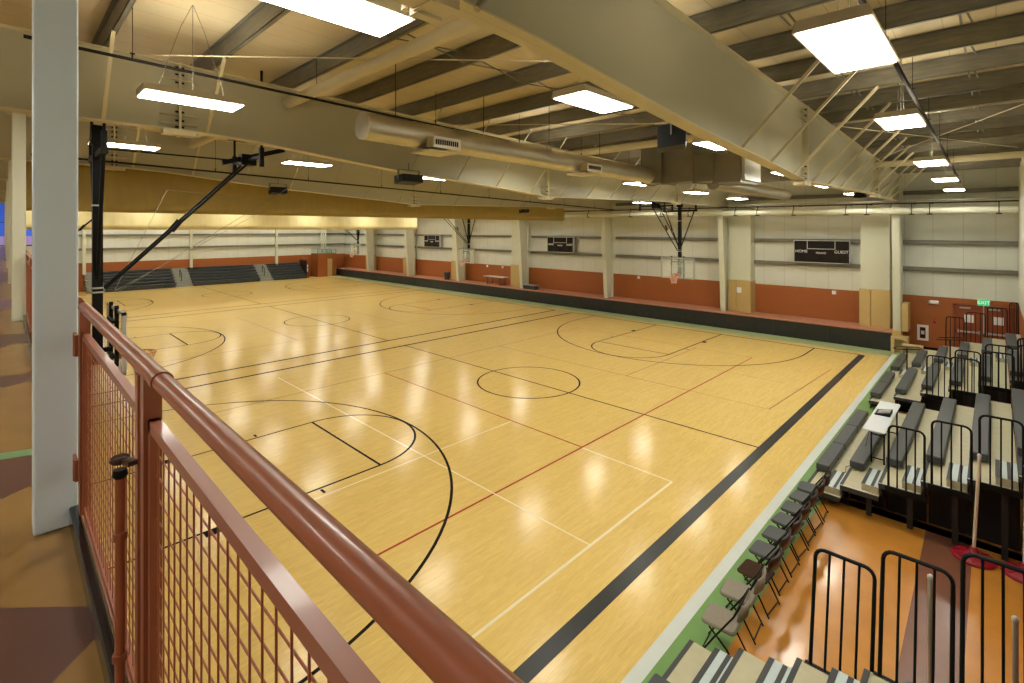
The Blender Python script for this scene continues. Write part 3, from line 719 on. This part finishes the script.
mb = MB(); mb.box(-1.36, -1.28, YB-.12, YB-.02, 0, 2.2); mb.box(.55, .63, YB-.12, YB-.02, 0, 2.2); mb.box(-1.36, .63, YB-.12, YB-.02, 2.12, 2.2); mb.box(-.375, -.355, YB-.12, YB-.02, 0, 2.12)
struct('trim_1', mb, M_door)
t = thing('exit_sign', 'lit green EXIT sign above the terracotta double doors', 'exit sign', (-.36, YB-.14, 2.2))
mb = MB(); mb.box(-.19, .19, -.03, .05, 0, .26); mb.build('body', M_exitbg, t)
text('exit_lettering', 'EXIT', .2, M_exit, t, (0, -.034, .13))
pipe('door_conduit', [(-.36, YB-.16, 1.0), (-.36, YB-.16, 2.2)], .02, M_alu, 'grey vertical conduit between the double doors below the exit sign', 'conduit')
t = thing('extinguisher_cabinet', 'white framed fire extinguisher cabinet on the terracotta wall left of the doors', 'cabinet', (-2.38, YB-.05, .4))
mb = MB(); mb.box(-.2, .2, -.04, .03, 0, .7); mb.build('frame', M_white, t)
mb = MB(); mb.box(-.1, .1, -.05, -.04, .1, .6); mb.build('dark_pane', mat('smoked_pane', (.05, .02, .02), .1), t)
mb = MB(); mb.box(-.06, .06, -.056, -.05, .28, .44); mb.build('label_plate', M_alu, t)
t = thing('emergency_light', 'white rounded emergency light on the wall above the extinguisher cabinet', 'emergency light', (-2.0, YB-.06, 2.12))
mb = MB(); mb.rbox(-.18, .18, -.1, .04, 0, .14, .05, 4); mb.build('body', M_white, t)
mb = MB(); mb.rbox(-.22, .22, -.05, .04, -.03, .0, .02); mb.build('tray', M_alu, t)
mb = MB(); mb.rbox(-2.02, -1.92, YB-.06, YB-.02, 1.22, 1.34, .01); mb.bar((-1.97, YB-.03, 1.34), (-1.97, YB-.03, 1.5), .015, .015)
one('fire_pull_station', mb, M_redbase, 'small dark red fire pull station right of the extinguisher cabinet', 'fire alarm', (-1.97, YB-.04, 1.22))
for x, z, lab in ((-5.85, 2.18, 'small white square box on the terracotta wall under the large scoreboard'), (-16.9, 2.2, 'small white box on the terracotta wall left of the far hoop'), (-29.7, 2.2, 'small white box on the terracotta wall beside the distant table'), (-31.6, 2.2, 'tiny white thermostat left of the distant table')):
    mb = MB(); mb.rbox(x-.09, x+.09, YB-.07, YB-.02, z, z+.18, .01); one('wall_box', mb, M_white, lab, 'wall box', (x, YB-.05, z))

# far left corner: terracotta room block with green topped rail, orange door, and small wall items
mb = MB(); mb.box(XL+.02, -55.6, 25.2, 27.45, 0, 2.62); cb = one('corner_room', mb, M_terra, 'terracotta corner enclosure with a green rail on top at the far left', 'enclosure', (-56.5, 26.4, 0))
mb = MB(); mb.box(-55.62, -55.56, 26.35, 26.9, 0, 2.05); d = mb.build('door', M_pad, cb, world=True)
mb = MB()
for z in (2.68, 2.95, 3.15): mb.bar((-55.65, 25.2, z), (-55.65, 27.4, z), .05, .05); mb.bar((-57.3, 25.2, z), (-55.65, 25.2, z), .05, .05)
for k in range(5): mb.bar((-55.65, 25.2+.55*k, 2.62), (-55.65, 25.2+.55*k, 3.15), .05, .05)
mb.box(-57.3, -55.6, 25.2, 27.4, 2.62, 2.7)
mb.build('guard_rail', M_greenrail, cb, world=True)
t = thing('corner_pipes', 'bundle of white vertical pipes rising above the corner enclosure', 'pipes', (-56.4, 26.2, 2.8))
for k in range(3): mb = MB(); mb.tube([(-56.2-.05*k, 25.9+.28*k, 2.7), (-56.2-.05*k, 25.9+.28*k, 8.2)], .08, 10); mb.build('pipe', M_colw, t, world=True)
mb = MB(); mb.box(XL+.02, XL+.06, 24.5, 24.85, .55, 1.35); one('fire_cabinet', mb, M_white, 'white wall cabinet on the left end wall beside the corner enclosure', 'cabinet', (XL+.04, 24.7, .55))

# ------------------------------------------------------------------ things on the ledge
t = thing('folding_table', 'white topped folding table on the ledge beside the distant hoop', 'table', (-29.6, 28.5, LZ))
mb = MB(); mb.rbox(-1.2, 1.2, -.37, .37, .66, .71, .05); mb.build('tabletop', M_tablew, t)
for e in (-.75, .75):
    mb = MB(); mb.tube([(e, -.3, 0), (e, -.3, .66)], .02, 6); mb.tube([(e, .3, 0), (e, .3, .66)], .02, 6); mb.tube([(e, -.3, .1), (e, .3, .1)], .015, 6); mb.build('leg', M_black, t)
mb = MB(); mb.lathe([(.24, 0), (.3, .62), (.33, .64), (.3, .7)], (-35.9, 28.35, LZ), 16); one('waste_bin', mb, M_slate, 'dark round waste bin standing on the ledge left of the distant hoop', 'bin', (-35.9, 28.35, LZ))
t = thing('storage_crate', 'dark crate with a pale lid on the ledge under the middle scoreboard', 'crate', (-25.6, 28.35, LZ))
mb = MB(); mb.rbox(-.6, .6, -.25, .25, 0, .28, .04); mb.build('body', M_slate, t)
mb = MB(); mb.rbox(-.63, .63, -.28, .28, .28, .34, .04); mb.build('lid', M_grey, t)

# ------------------------------------------------------------------ bleachers
BX = [-2.78, -2.17, -1.56, -.95, -.34, .27]
def guard(mb_parent, x0, x1, y, z0, hgt=1.1, bars=3, name='end_rail', lean=.05):
    r = .09; mb = MB(); pts = [(x0, y, z0)]
    for k in range(5): a = PI-PI/2*k/4; pts.append((x0+r+r*math.cos(a), y, z0+hgt-r+r*math.sin(a)))
    for k in range(5): a = PI/2-PI/2*k/4; pts.append((x1-r+r*math.cos(a), y, z0+hgt-r+r*math.sin(a)))
    pts.append((x1, y, z0)); mb.tube(pts, .019, 8)
    for k in range(bars): x = x0+(x1-x0)*(k+1)/(bars+1); mb.tube([(x, y, z0), (x, y, z0+hgt-.01)], .013, 6)
    mb.v = [(a, b+lean*(c-z0), c) for a, b, c in mb.v]
    mb.box(x0-.05, x1+.05, y-.04, y+.02, z0-.1, z0)
    o = mb.build(name, M_black, mb_parent, world=True); return o
def bank(label, y0, y1, secs, aisles, near_rails, far_rails, rows=6):
    t = thing('bleacher_bank', label, 'bleachers', (-1.2, (y0+y1)/2, 0), 'telescoping bleachers on the right')
    for k in range(1, rows+1):
        x0 = BX[k-1]; x1 = min(BX[k] if k < 6 else XR-.01, XR-.01); z = .254*k
        mb = MB(); mb.box(x0, x1, y0, y1, z-.035, z); mb.slot(1).box(x0-.004, x0+.05, y0, y1, z-.05, z+.003); mb.slot(1).box(x0, x1, y0-.012, y0, z-.1, z-.01)
        mb.slot(2).box(x0, x1, y0-.014, y0-.002, z-.012, z+.002)
        mb.build('deck', [M_deck, M_grip, M_tablew], t, world=True)
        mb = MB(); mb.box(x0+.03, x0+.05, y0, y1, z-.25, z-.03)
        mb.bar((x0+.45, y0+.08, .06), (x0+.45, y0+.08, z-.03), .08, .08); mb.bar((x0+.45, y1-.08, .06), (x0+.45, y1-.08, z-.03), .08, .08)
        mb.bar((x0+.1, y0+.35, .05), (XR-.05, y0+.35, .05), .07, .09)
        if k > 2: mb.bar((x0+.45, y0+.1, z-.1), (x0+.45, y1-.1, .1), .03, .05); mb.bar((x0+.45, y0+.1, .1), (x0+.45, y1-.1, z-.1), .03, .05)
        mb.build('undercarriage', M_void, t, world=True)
        mb = MB(); mb.box(x0+.06, x1+.03, y0+.62, y0+.64, .02, z-.04); mb.build('shade_sheet', M_void, t, world=True)  # dark sheet added to stand for the shade beneath the decks
        for (a, b) in secs:
            n = max(1, round((b-a)/1.55)) if k == 1 else 1; mb = MB()
            for q in range(n):
                ya = a+(b-a)*q/n; yc = a+(b-a)*(q+1)/n
                mb.rbox(x0-.0, x0+.255, ya+.004, yc-.004, z+.04, z+.176, .03)
            be = mb.build('bench', M_bench, t, world=True)
            mb = MB()
            q = a+.25
            while q < b: mb.box(x0+.03, x0+.24, q, q+.05, z, z+.045); q += .7
            mb.build('bench_bracket', M_void, be, world=True)
        if k < rows:
            for (a, b) in aisles:
                xs0, xs1 = BX[k]-.27, BX[k]-.005; zz = z+.127
                mb = MB(); mb.box(xs0, xs1, a, b, z, zz-.004)
                mb.slot(1).box(xs0, xs1, a, b, zz-.004, zz)
                mb.slot(2).box(xs0-.003, xs0+.055, a+.005, b-.005, zz-.02, zz+.003); mb.slot(2).box(xs0+.14, xs0+.19, a+.005, b-.005, zz, zz+.003)
                mb.build('aisle_step', [M_deck, M_blue, M_grip], t, world=True)
    for k in near_rails: guard(t, BX[k-1]+.15, min(BX[k-1]+.66, XR-.06), y0-.02, .254*k)
    for k in far_rails: guard(t, BX[k-1]+.12, min(BX[k-1]+.66, XR-.06), y1+.02, .254*k, 1.15, lean=.2)
    return t
bankA = bank('middle bank of charcoal bleachers with beige decks, the one with the white table on it', 11.38, 16.9, [(12.25, 16.75)], [(11.42, 12.28)], (3, 4, 5, 6), (4, 5, 6))
bankB = bank('far bank of charcoal bleachers beside the terracotta exit doors', 18.5, 26.6, [(18.75, 21.95), (22.85, 25.5)], [(22.0, 22.8)], (3, 4, 5, 6), (3, 4, 5, 6))
bankC = bank('nearest bank of bleachers, its beige decks and blue steps at the bottom edge', 0.9, 6.1, [(1.0, 5.2)], [(5.22, 6.06)], (), (3, 4, 5, 6))
# looped aisle handrails of the far bank
def loop_rail(x, y, z0, hgt, lab):
    t = thing('aisle_handrail', lab, 'handrail', (x, y, z0))
    mb = MB(); pts = []
    for cx, a0 in ((.26, -90), (-.26, 90)):
        for k in range(9): a = math.radians(a0+180*k/8); pts.append((cx+.11*math.cos(a), .24*math.sin(a), hgt+.14*(cx+.11*math.cos(a))))
    mb.tube(pts, .016, 8, close=True); mb.build('rail_loop', M_black, t)
    mb = MB(); mb.tube([(0, 0, 0), (0, 0, hgt-.02)], .022, 8); mb.tube([(0, -.24, hgt-.01), (0, .24, hgt-.01)], .014, 6); mb.build('post', M_black, t)
loop_rail(-2.25, 22.4, .254, 1.0, 'black looped handrail on a post in the aisle of the far bleachers, lower one')
loop_rail(-1.1, 22.4, .762, 1.0, 'black looped handrail on a post in the aisle of the far bleachers, upper one')
# narrow table on the middle bank, with the scoreboard console
t = thing('narrow_table', 'narrow white topped folding table set up among the middle bleachers', 'table', (-1.83, 13.9, .508))
mb = MB(); mb.rbox(-.2, .2, -1.19, 1.17, .72, .75, .05, 5); mb.build('tabletop', M_tablew, t)
for e in (-.95, .95):
    mb = MB()
    for x in (-.07, .15): mb.tube([(x, e, 0), (x, e, .72)], .016, 8)
    mb.tube([(-.07, e, .1), (.15, e, .1)], .014, 6); mb.tube([(-.07, e, .6), (.15, e, .6)], .014, 6); mb.build('leg', M_black, t)
mb = MB(); mb.tube([(.04, -.95, .4), (.04, .95, .4)], .013, 6); mb.build('stretcher', M_black, t)
t = thing('control_console', 'small grey and black control console lying on the narrow white table', 'console', (-1.83, 14.05, 1.259))
mb = MB(); mb.prism([(-.14, 0), (.14, 0), (.14, .08), (-.14, .02)], 'y', -.2, .2); mb.build('body', M_black, t)
mb = MB(); mb.add([(-.1, -.15, .035), (.13, -.15, .083), (.13, .13, .083), (-.1, .13, .035)], [(0, 1, 2, 3)]); mb.prism([(-.02, .06), (.13, .09), (.13, .1), (-.02, .07)], 'y', -.12, .12); mb.build('keypad', M_grey, t)
mb = MB(); mb.tube([(-1.98, 13.9, 1.27), (-2.02, 13.6, 1.0), (-2.05, 13.3, .7), (-2.25, 13.1, .27), (-2.35, 12.9, .265), (-2.3, 12.6, .265), (-2.45, 12.45, .265)], .007, 5)
one('console_cable', mb, M_slate, 'dark thin cable trailing from the console down over the first decks', 'cable', (-2.2, 13, .27))
# far-left bleachers
t = thing('bleacher_bank', 'distant charcoal bleachers along the left end wall', 'bleachers', (-56, 15, 0), 'bleachers on the left')
for k in range(6):
    x = -55.1-.4*k; z = .254*(k+1)
    mb = MB(); mb.box(XL+.03, x, 5.0, 23.7, z-.06, z); mb.box(x-.05, x-.03, 5.0, 23.7, z-.25, z-.06); mb.build('deck', M_greydeck, t, world=True)
    for a, b in ((6.2, 11.35), (12.75, 18.8), (20.15, 23.7)):
        mb = MB(); mb.rbox(x-.26, x, a, b, z+.0, z+.17, .03); mb.box(x-.01, x+.0, a, b, z-.24, z+.02); mb.build('bench', M_bench, t, world=True)
    for a, b in ((5.1, 6.1), (11.5, 12.6), (18.95, 20.0)):
        mb = MB(); mb.box(x-.38, x-.2, a, b, z, z+.127); mb.slot(1).box(x-.38, x-.2, a, b, z+.127, z+.132); mb.build('aisle_step', [M_greydeck, M_greydeck], t, world=True)
for y in (11.9, 19.4, 5.6):
    mb = MB(); mb.tube([(-55.6, y, .5), (-55.6, y, 1.3), (-56.2, y, 1.6), (-56.2, y, .9)], .03, 6); mb.build('aisle_rail', M_black, t, world=True)
t = thing('corner_guard_rail', 'dark red guard rail at the right end of the distant left bleachers', 'railing', (-56.5, 24.1, 0))
mb = MB()
for x in (-55.3, -56.0, -56.8): mb.tube([(x, 24.0, 0), (x, 24.0, 2.2)], .04, 6)
for z in (1.2, 1.7, 2.2): mb.tube([(-55.3, 24.0, z), (-57.2, 24.0, z)], .04, 6)
mb.build('rails', M_rail, t, world=True)
mb = MB(); mb.box(-57.2, -55.3, 23.78, 23.82, 0, 2.0); mb.build('end_panel', M_maroonpl, t, world=True)

# ------------------------------------------------------------------ folding chairs along the green edge (face the court, -X)
def make_chair(seat_m, back_m, cushion):
    t = thing('folding_chair', 'chair', 'chair', (0, 0, 0), 'folding chairs along the green edge')
    mb = MB(); mb.rbox(-.21, .21, -.2, .2, .43, .43+(.05 if cushion else .025), .06, 4); mb.build('seat', seat_m, t)
    mb = MB(); pts = []
    nb = 8; vs = []
    for i in range(nb+1):
        u = -1+2*i/nb; y = u*.21; xo = .285-.05*u*u
        for (dx, z) in ((0, .66), (.03, .66), (.05, .84), (.022, .84)):
            vs.append((xo+dx, y, z))
    fs = []
    for i in range(nb):
        for q in range(4): fs.append((i*4+q, i*4+(q+1) % 4, (i+1)*4+(q+1) % 4, (i+1)*4+q))
    fs += [(0, 1, 2, 3), (nb*4+3, nb*4+2, nb*4+1, nb*4)]
    mb.add(vs, fs, True); mb.build('backrest', back_m, t)
    for e in (-1, 1):
        mb = MB(); mb.tube([(-.24, e*.225, 0), (-.02, e*.22, .36), (.2, e*.215, .7), (.275, e*.205, .86)], .0115, 8); mb.build('front_leg', M_black, t)
        mb = MB(); mb.tube([(.26, e*.2, 0), (.12, e*.195, .24), (-.1, e*.19, .43)], .0115, 8); mb.build('rear_leg', M_black, t)
    for p_, q_ in (((-.2, -.225, .07), (-.2, .225, .07)), ((.24, -.2, .04), (.24, .2, .04)), ((.19, -.215, .68), (.19, .215, .68)), ((.275, -.205, .86), (.275, .205, .86))):
        mb = MB(); mb.tube([p_, q_], .009, 6); mb.build('crossbar', M_black, t)
    return t
chA = make_chair(M_beige, M_beige, True); chB = make_chair(M_dkbrown, M_maroonpl, False); chC = make_chair(M_slate, M_maroonpl, True)
cy = [6.46, 7.1, 7.72, 8.3, 8.86, 9.4, 9.92, 10.43, 10.9]
specs = [(chA, 'folding chair with a beige padded seat, nearest to the camera'), (chA, 'folding chair with a beige padded seat, second from the camera'), (chB, 'folding chair with a glossy dark brown seat, beyond the two beige ones'),
         (chC, 'slate seated folding chair directly beyond the glossy brown one'), (chC, 'slate folding chair, fifth in the line from the camera'), (chC, 'slate folding chair, sixth in the line from the camera'),
         (chC, 'slate folding chair, seventh in the line from the camera'), (chC, 'slate folding chair, second last in the line, near the bleacher steps'), (chC, 'slate folding chair at the far end of the line, touching the bleachers')]
seen = set()
for (ch, lab), y in zip(specs, cy):
    rz = random.uniform(-.1, .1); loc = (-2.52+random.uniform(-.02, .02) - .06*(y-6.4)/5, y, 0.002)
    if id(ch) not in seen: seen.add(id(ch)); ch.location = loc; ch.rotation_euler = (0, 0, rz); ch['label'] = lab
    else: dup(ch, loc, rz, lab)

# ------------------------------------------------------------------ red based poles
def net_pole(x, y, h_, m, lab, lean=(0, 0)):
    t = thing('game_pole', lab, 'pole', (x, y, 0), 'poles standing on red bases')
    mb = MB(); mb.lathe([(.28, .002), (.29, .03), (.26, .06), (.12, .08), (.07, .11), (.045, .2)], (0, 0, 0), 28)
    mb.build('round_base', M_redbase, t)
    mb = MB()
    for k in range(8): a = 2*PI*k/8; mb.bar((.1*math.cos(a), .1*math.sin(a), .085), (.25*math.cos(a), .25*math.sin(a), .065), .03, .02)
    mb.build('base_ribs', M_redbase, t)
    mb = MB(); mb.tube([(0, 0, .1), (lean[0], lean[1], h_)], .024, 12); mb.build('pole', m, t)
    mb = MB(); mb.lathe([(.028, 0), (.028, .03), (.012, .045)], (lean[0], lean[1], h_), 12); mb.build('cap', M_alu, t)
net_pole(-.26, 11.25, 1.72, M_wpole, 'cream pole on a crimson round base before the middle bleachers', (.07, .0))
net_pole(.33, 11.25, 1.72, M_wpole, 'pole on a crimson round base at the right edge of the picture', (.02, 0))
net_pole(-.5, 6.95, 1.72, M_spole, 'silver pole behind the second handrail of the nearest bleachers')
net_pole(.14, 6.95, 1.62, M_spole, 'silver pole at the bottom right corner behind the handrails')

# ------------------------------------------------------------------ mezzanine slab, curb, columns, railing
mz = MB()
mz.slot(0).box(XL, XR+1.5, YF, .28, MZ-.3, MZ-.004)
def mp(slot, pts, z=MZ): mz.slot(slot).add([(x, y, z) for x, y in pts], [tuple(range(len(pts)))])
def mstrip(slot, xa0, xa1, xb0, xb1): mp(slot, [(xa0, YF), (xa1, .23), (xb1, .23), (xb0, YF)])
def band(slot, xl, xr): mp(slot, [(xl[0], -.4), (xr[0], -.4), (xr[1], .23), (xl[1], .23)])
mp(1, [(XL, YF), (XR+1.5, YF), (XR+1.5, -.4), (XL, -.4)])
E_ = [(1.5, 1.5), (-1.62, -2.27), (-3.1, -2.48), (-3.5, -3.97), (-4.6, -4.37), (-4.72, -4.5), (-5.6, -5.9), (-6.2, -6.6), (-7.1, -6.9), (-8.4, -8.9), (-10.0, -9.6), (-12.5, -12.9), (-15, -14.6), (-19, -19.5), (-24, -23.4), (-32, -33), (-42, -41), (-57.4, -57.4)]
S_ = [1, 2, 1, 2, 3, 1, 1, 2, 1, 2, 1, 4, 1, 4, 1, 4, 4]
for k in range(len(E_)-1): band(S_[k] if k < len(S_) else 1, E_[k+1], E_[k])
struct('floor_mezzanine', mz, [M_drywall, M_tan, M_maroon, M_greenrefl, M_purplerefl])
mb = MB(); mb.rbox(XL, XR+1.4, .225, .262, MZ, MZ+.09, .012, 3)
struct('baseboard_mezzanine', mb, M_curb)
mb = MB(); mb.box(XL, XR, .28, .3, MZ-.32, MZ+.02); mb.box(XL, XR, .262, .3, MZ, MZ+.02); struct('trim_2', mb, M_brick)
for i, X in enumerate(FR[:7]):
    t = thing('mezzanine_column', ('thick pale blue-white square column beside the gate, nearest', 'second white column along the mezzanine edge', 'third white column along the mezzanine edge', 'fourth mezzanine column, far left', 'fifth mezzanine column, far left', 'sixth mezzanine column, far left', 'seventh mezzanine column, far left')[i], 'column', (X-.1, .18, MZ), 'mezzanine edge columns')
    mb = MB(); mb.rbox(-.08, .08, -.08, .08, 0, 3.27, .012, 3); mb.build('shaft', M_bluewhite if i == 0 else M_colw, t)
    mb = MB(); mb.box(-.15, .15, -.14, .14, 3.26, 3.28); mb.build('cap_plate', M_flange, t)
RY, RZ, RR = .272, 5.098, .021
def mesh_wires(mb, x0, x1, z0, z1, y, step=.0545, r=.0021, wav=True):
    n = round((x1-x0)/step)
    for k in range(1, n): x = x0+(x1-x0)*k/n; mb.tube([(x, y-.003, z0), (x, y-.003, z1)], r, 5, caps=False)
    n = round((z1-z0)/step)
    for k in range(1, n): z = z0+(z1-z0)*k/n; mb.tube([(x0, y+.003, z), (x1, y+.003, z)], r, 5, caps=False)
def panel(t, x0, x1, zt=MZ+.952, zb=MZ+.12, fw=.028, nm='panel_frame'):
    mb = MB()
    mb.bar((x0, RY, zt-fw/2), (x1, RY, zt-fw/2), .024, fw); mb.bar((x0, RY, zb+fw/2), (x1, RY, zb+fw/2), .02, fw)
    mb.bar((x0+.012, RY, zb), (x0+.012, RY, zt), .024, .024, up=(0, 1, 0)); mb.bar((x1-.012, RY, zb), (x1-.012, RY, zt), .024, .024, up=(0, 1, 0))
    pf = mb.build(nm, M_rail, t, world=True)
    mb = MB(); mesh_wires(mb, x0+.02, x1-.02, zb+fw, zt-fw, RY); mb.build('wire_mesh', M_brick, pf, world=True)
# main railing right of the gate
t = thing('mesh_railing', 'rust red guard railing with wire mesh in front of the camera', 'railing', (-.5, RY, MZ))
mb = MB(); mb.tube([(-1.5, RY, RZ), (2.0, RY, RZ)], RR, 20); mb.build('handrail', M_rail, t, world=True)
mb = MB(); mb.bar((-1.585, RY, MZ-.1), (-1.585, RY, RZ-.01), .04, .04, up=(0, 1, 0)); mb.build('post', M_rail, t, world=True)
mb = MB(); mb.bar((.35, RY, MZ-.1), (.35, RY, RZ-.01), .05, .05, up=(0, 1, 0)); mb.build('post', M_rail, t, world=True)
panel(t, -1.555, .32); panel(t, .38, 2.0)
# gate between the post and the nearest column
t = thing('mezzanine_gate', 'rust red wire mesh gate hinged on the thick pale column', 'gate', (-3.1, RY, MZ))
mb = MB(); mb.tube([(-3.13, RY, RZ), (-1.47, RY, RZ)], RR+.0015, 20); mb.tube([(-1.49, RY, RZ), (-1.455, RY, RZ)], RR+.0035, 20); mb.build('handrail', M_rail, t, world=True)
panel(t, -3.06, -1.7)
mb = MB(); mb.bar((-3.09, RY, MZ+.1), (-3.09, RY, RZ-.01), .045, .04, up=(0, 1, 0)); mb.build('stile', M_rail, t, world=True)
mb = MB(); mb.bar((-1.665, RY, MZ+.1), (-1.665, RY, RZ-.02), .04, .04, up=(0, 1, 0)); mb.build('stile', M_rail, t, world=True)
for z in (MZ+.89, MZ+.3):
    mb = MB(); mb.box(-3.2, -3.1, RY-.035, RY-.022, z-.05, z+.05); mb.tube([(-3.125, RY-.03, z-.05), (-3.125, RY-.03, z+.05)], .011, 8); mb.build('hinge', M_rail, t, world=True)
mb = MB(); mb.bar((-3.06, RY, MZ+.06), (-1.68, RY, MZ+.06), .012, .03); mb.build('bottom_bar', M_rail, t, world=True)
mb = MB(); mb.lathe([(.018, -.008), (.024, 0), (.018, .01)], (-1.66, RY-.055, MZ+.83), 14); mb.bar((-1.66, RY-.05, MZ+.83), (-1.61, RY-.035, MZ+.83), .022, .012); mb.build('latch', M_latch, t, world=True)
mb = MB(); mb.lathe([(.01, -.03), (.018, -.02), (.015, -.005)], (-1.66, RY-.055, MZ+.81), 12); mb.build('latch_spring', M_black, t, world=True)
mb = MB(); mb.tube([(-1.66, RY-.055, MZ+.02), (-1.66, RY-.055, MZ+.79)], .0115, 10)
for z in (.3, .62): mb.tube([(-1.66, RY-.055, MZ+z), (-1.66, RY-.055, MZ+z+.02)], .017, 10)
mb.build('drop_rod', M_rail, t, world=True)
# railings between the other mezzanine columns
for i in range(6):
    x1 = FR[i]-.2; x0 = FR[i+1]+.02
    t = thing('mesh_railing', 'rust red mesh railing along the mezzanine edge, %s bay beyond the thick column' % ORD[i], 'railing', ((x0+x1)/2, RY, MZ), 'mezzanine railings')
    mb = MB(); mb.tube([(x0, RY, RZ), (x1, RY, RZ)], RR, 12); mb.build('handrail', M_rail, t, world=True)
    n = 4
    for k in range(n):
        a = x0+(x1-x0)*k/n; b = x0+(x1-x0)*(k+1)/n
        mb = MB(); mb.bar((b-.025, RY, MZ), (b-.025, RY, RZ), .05, .05, up=(0, 1, 0)); mb.build('post', M_rail, t, world=True)
    if i == 0: panel(t, x0, x1)
    else:
        mb = MB(); mb.bar((x0, RY, MZ+.96), (x1, RY, MZ+.96), .04, .045); mb.bar((x0, RY, MZ+.14), (x1, RY, MZ+.14), .04, .045)
        for k in range(int((x1-x0)/.11)): x = x0+.11*k; mb.bar((x, RY, MZ+.12), (x, RY, MZ+.96), .008, .008)
        mb.build('infill', M_rail, t, world=True)
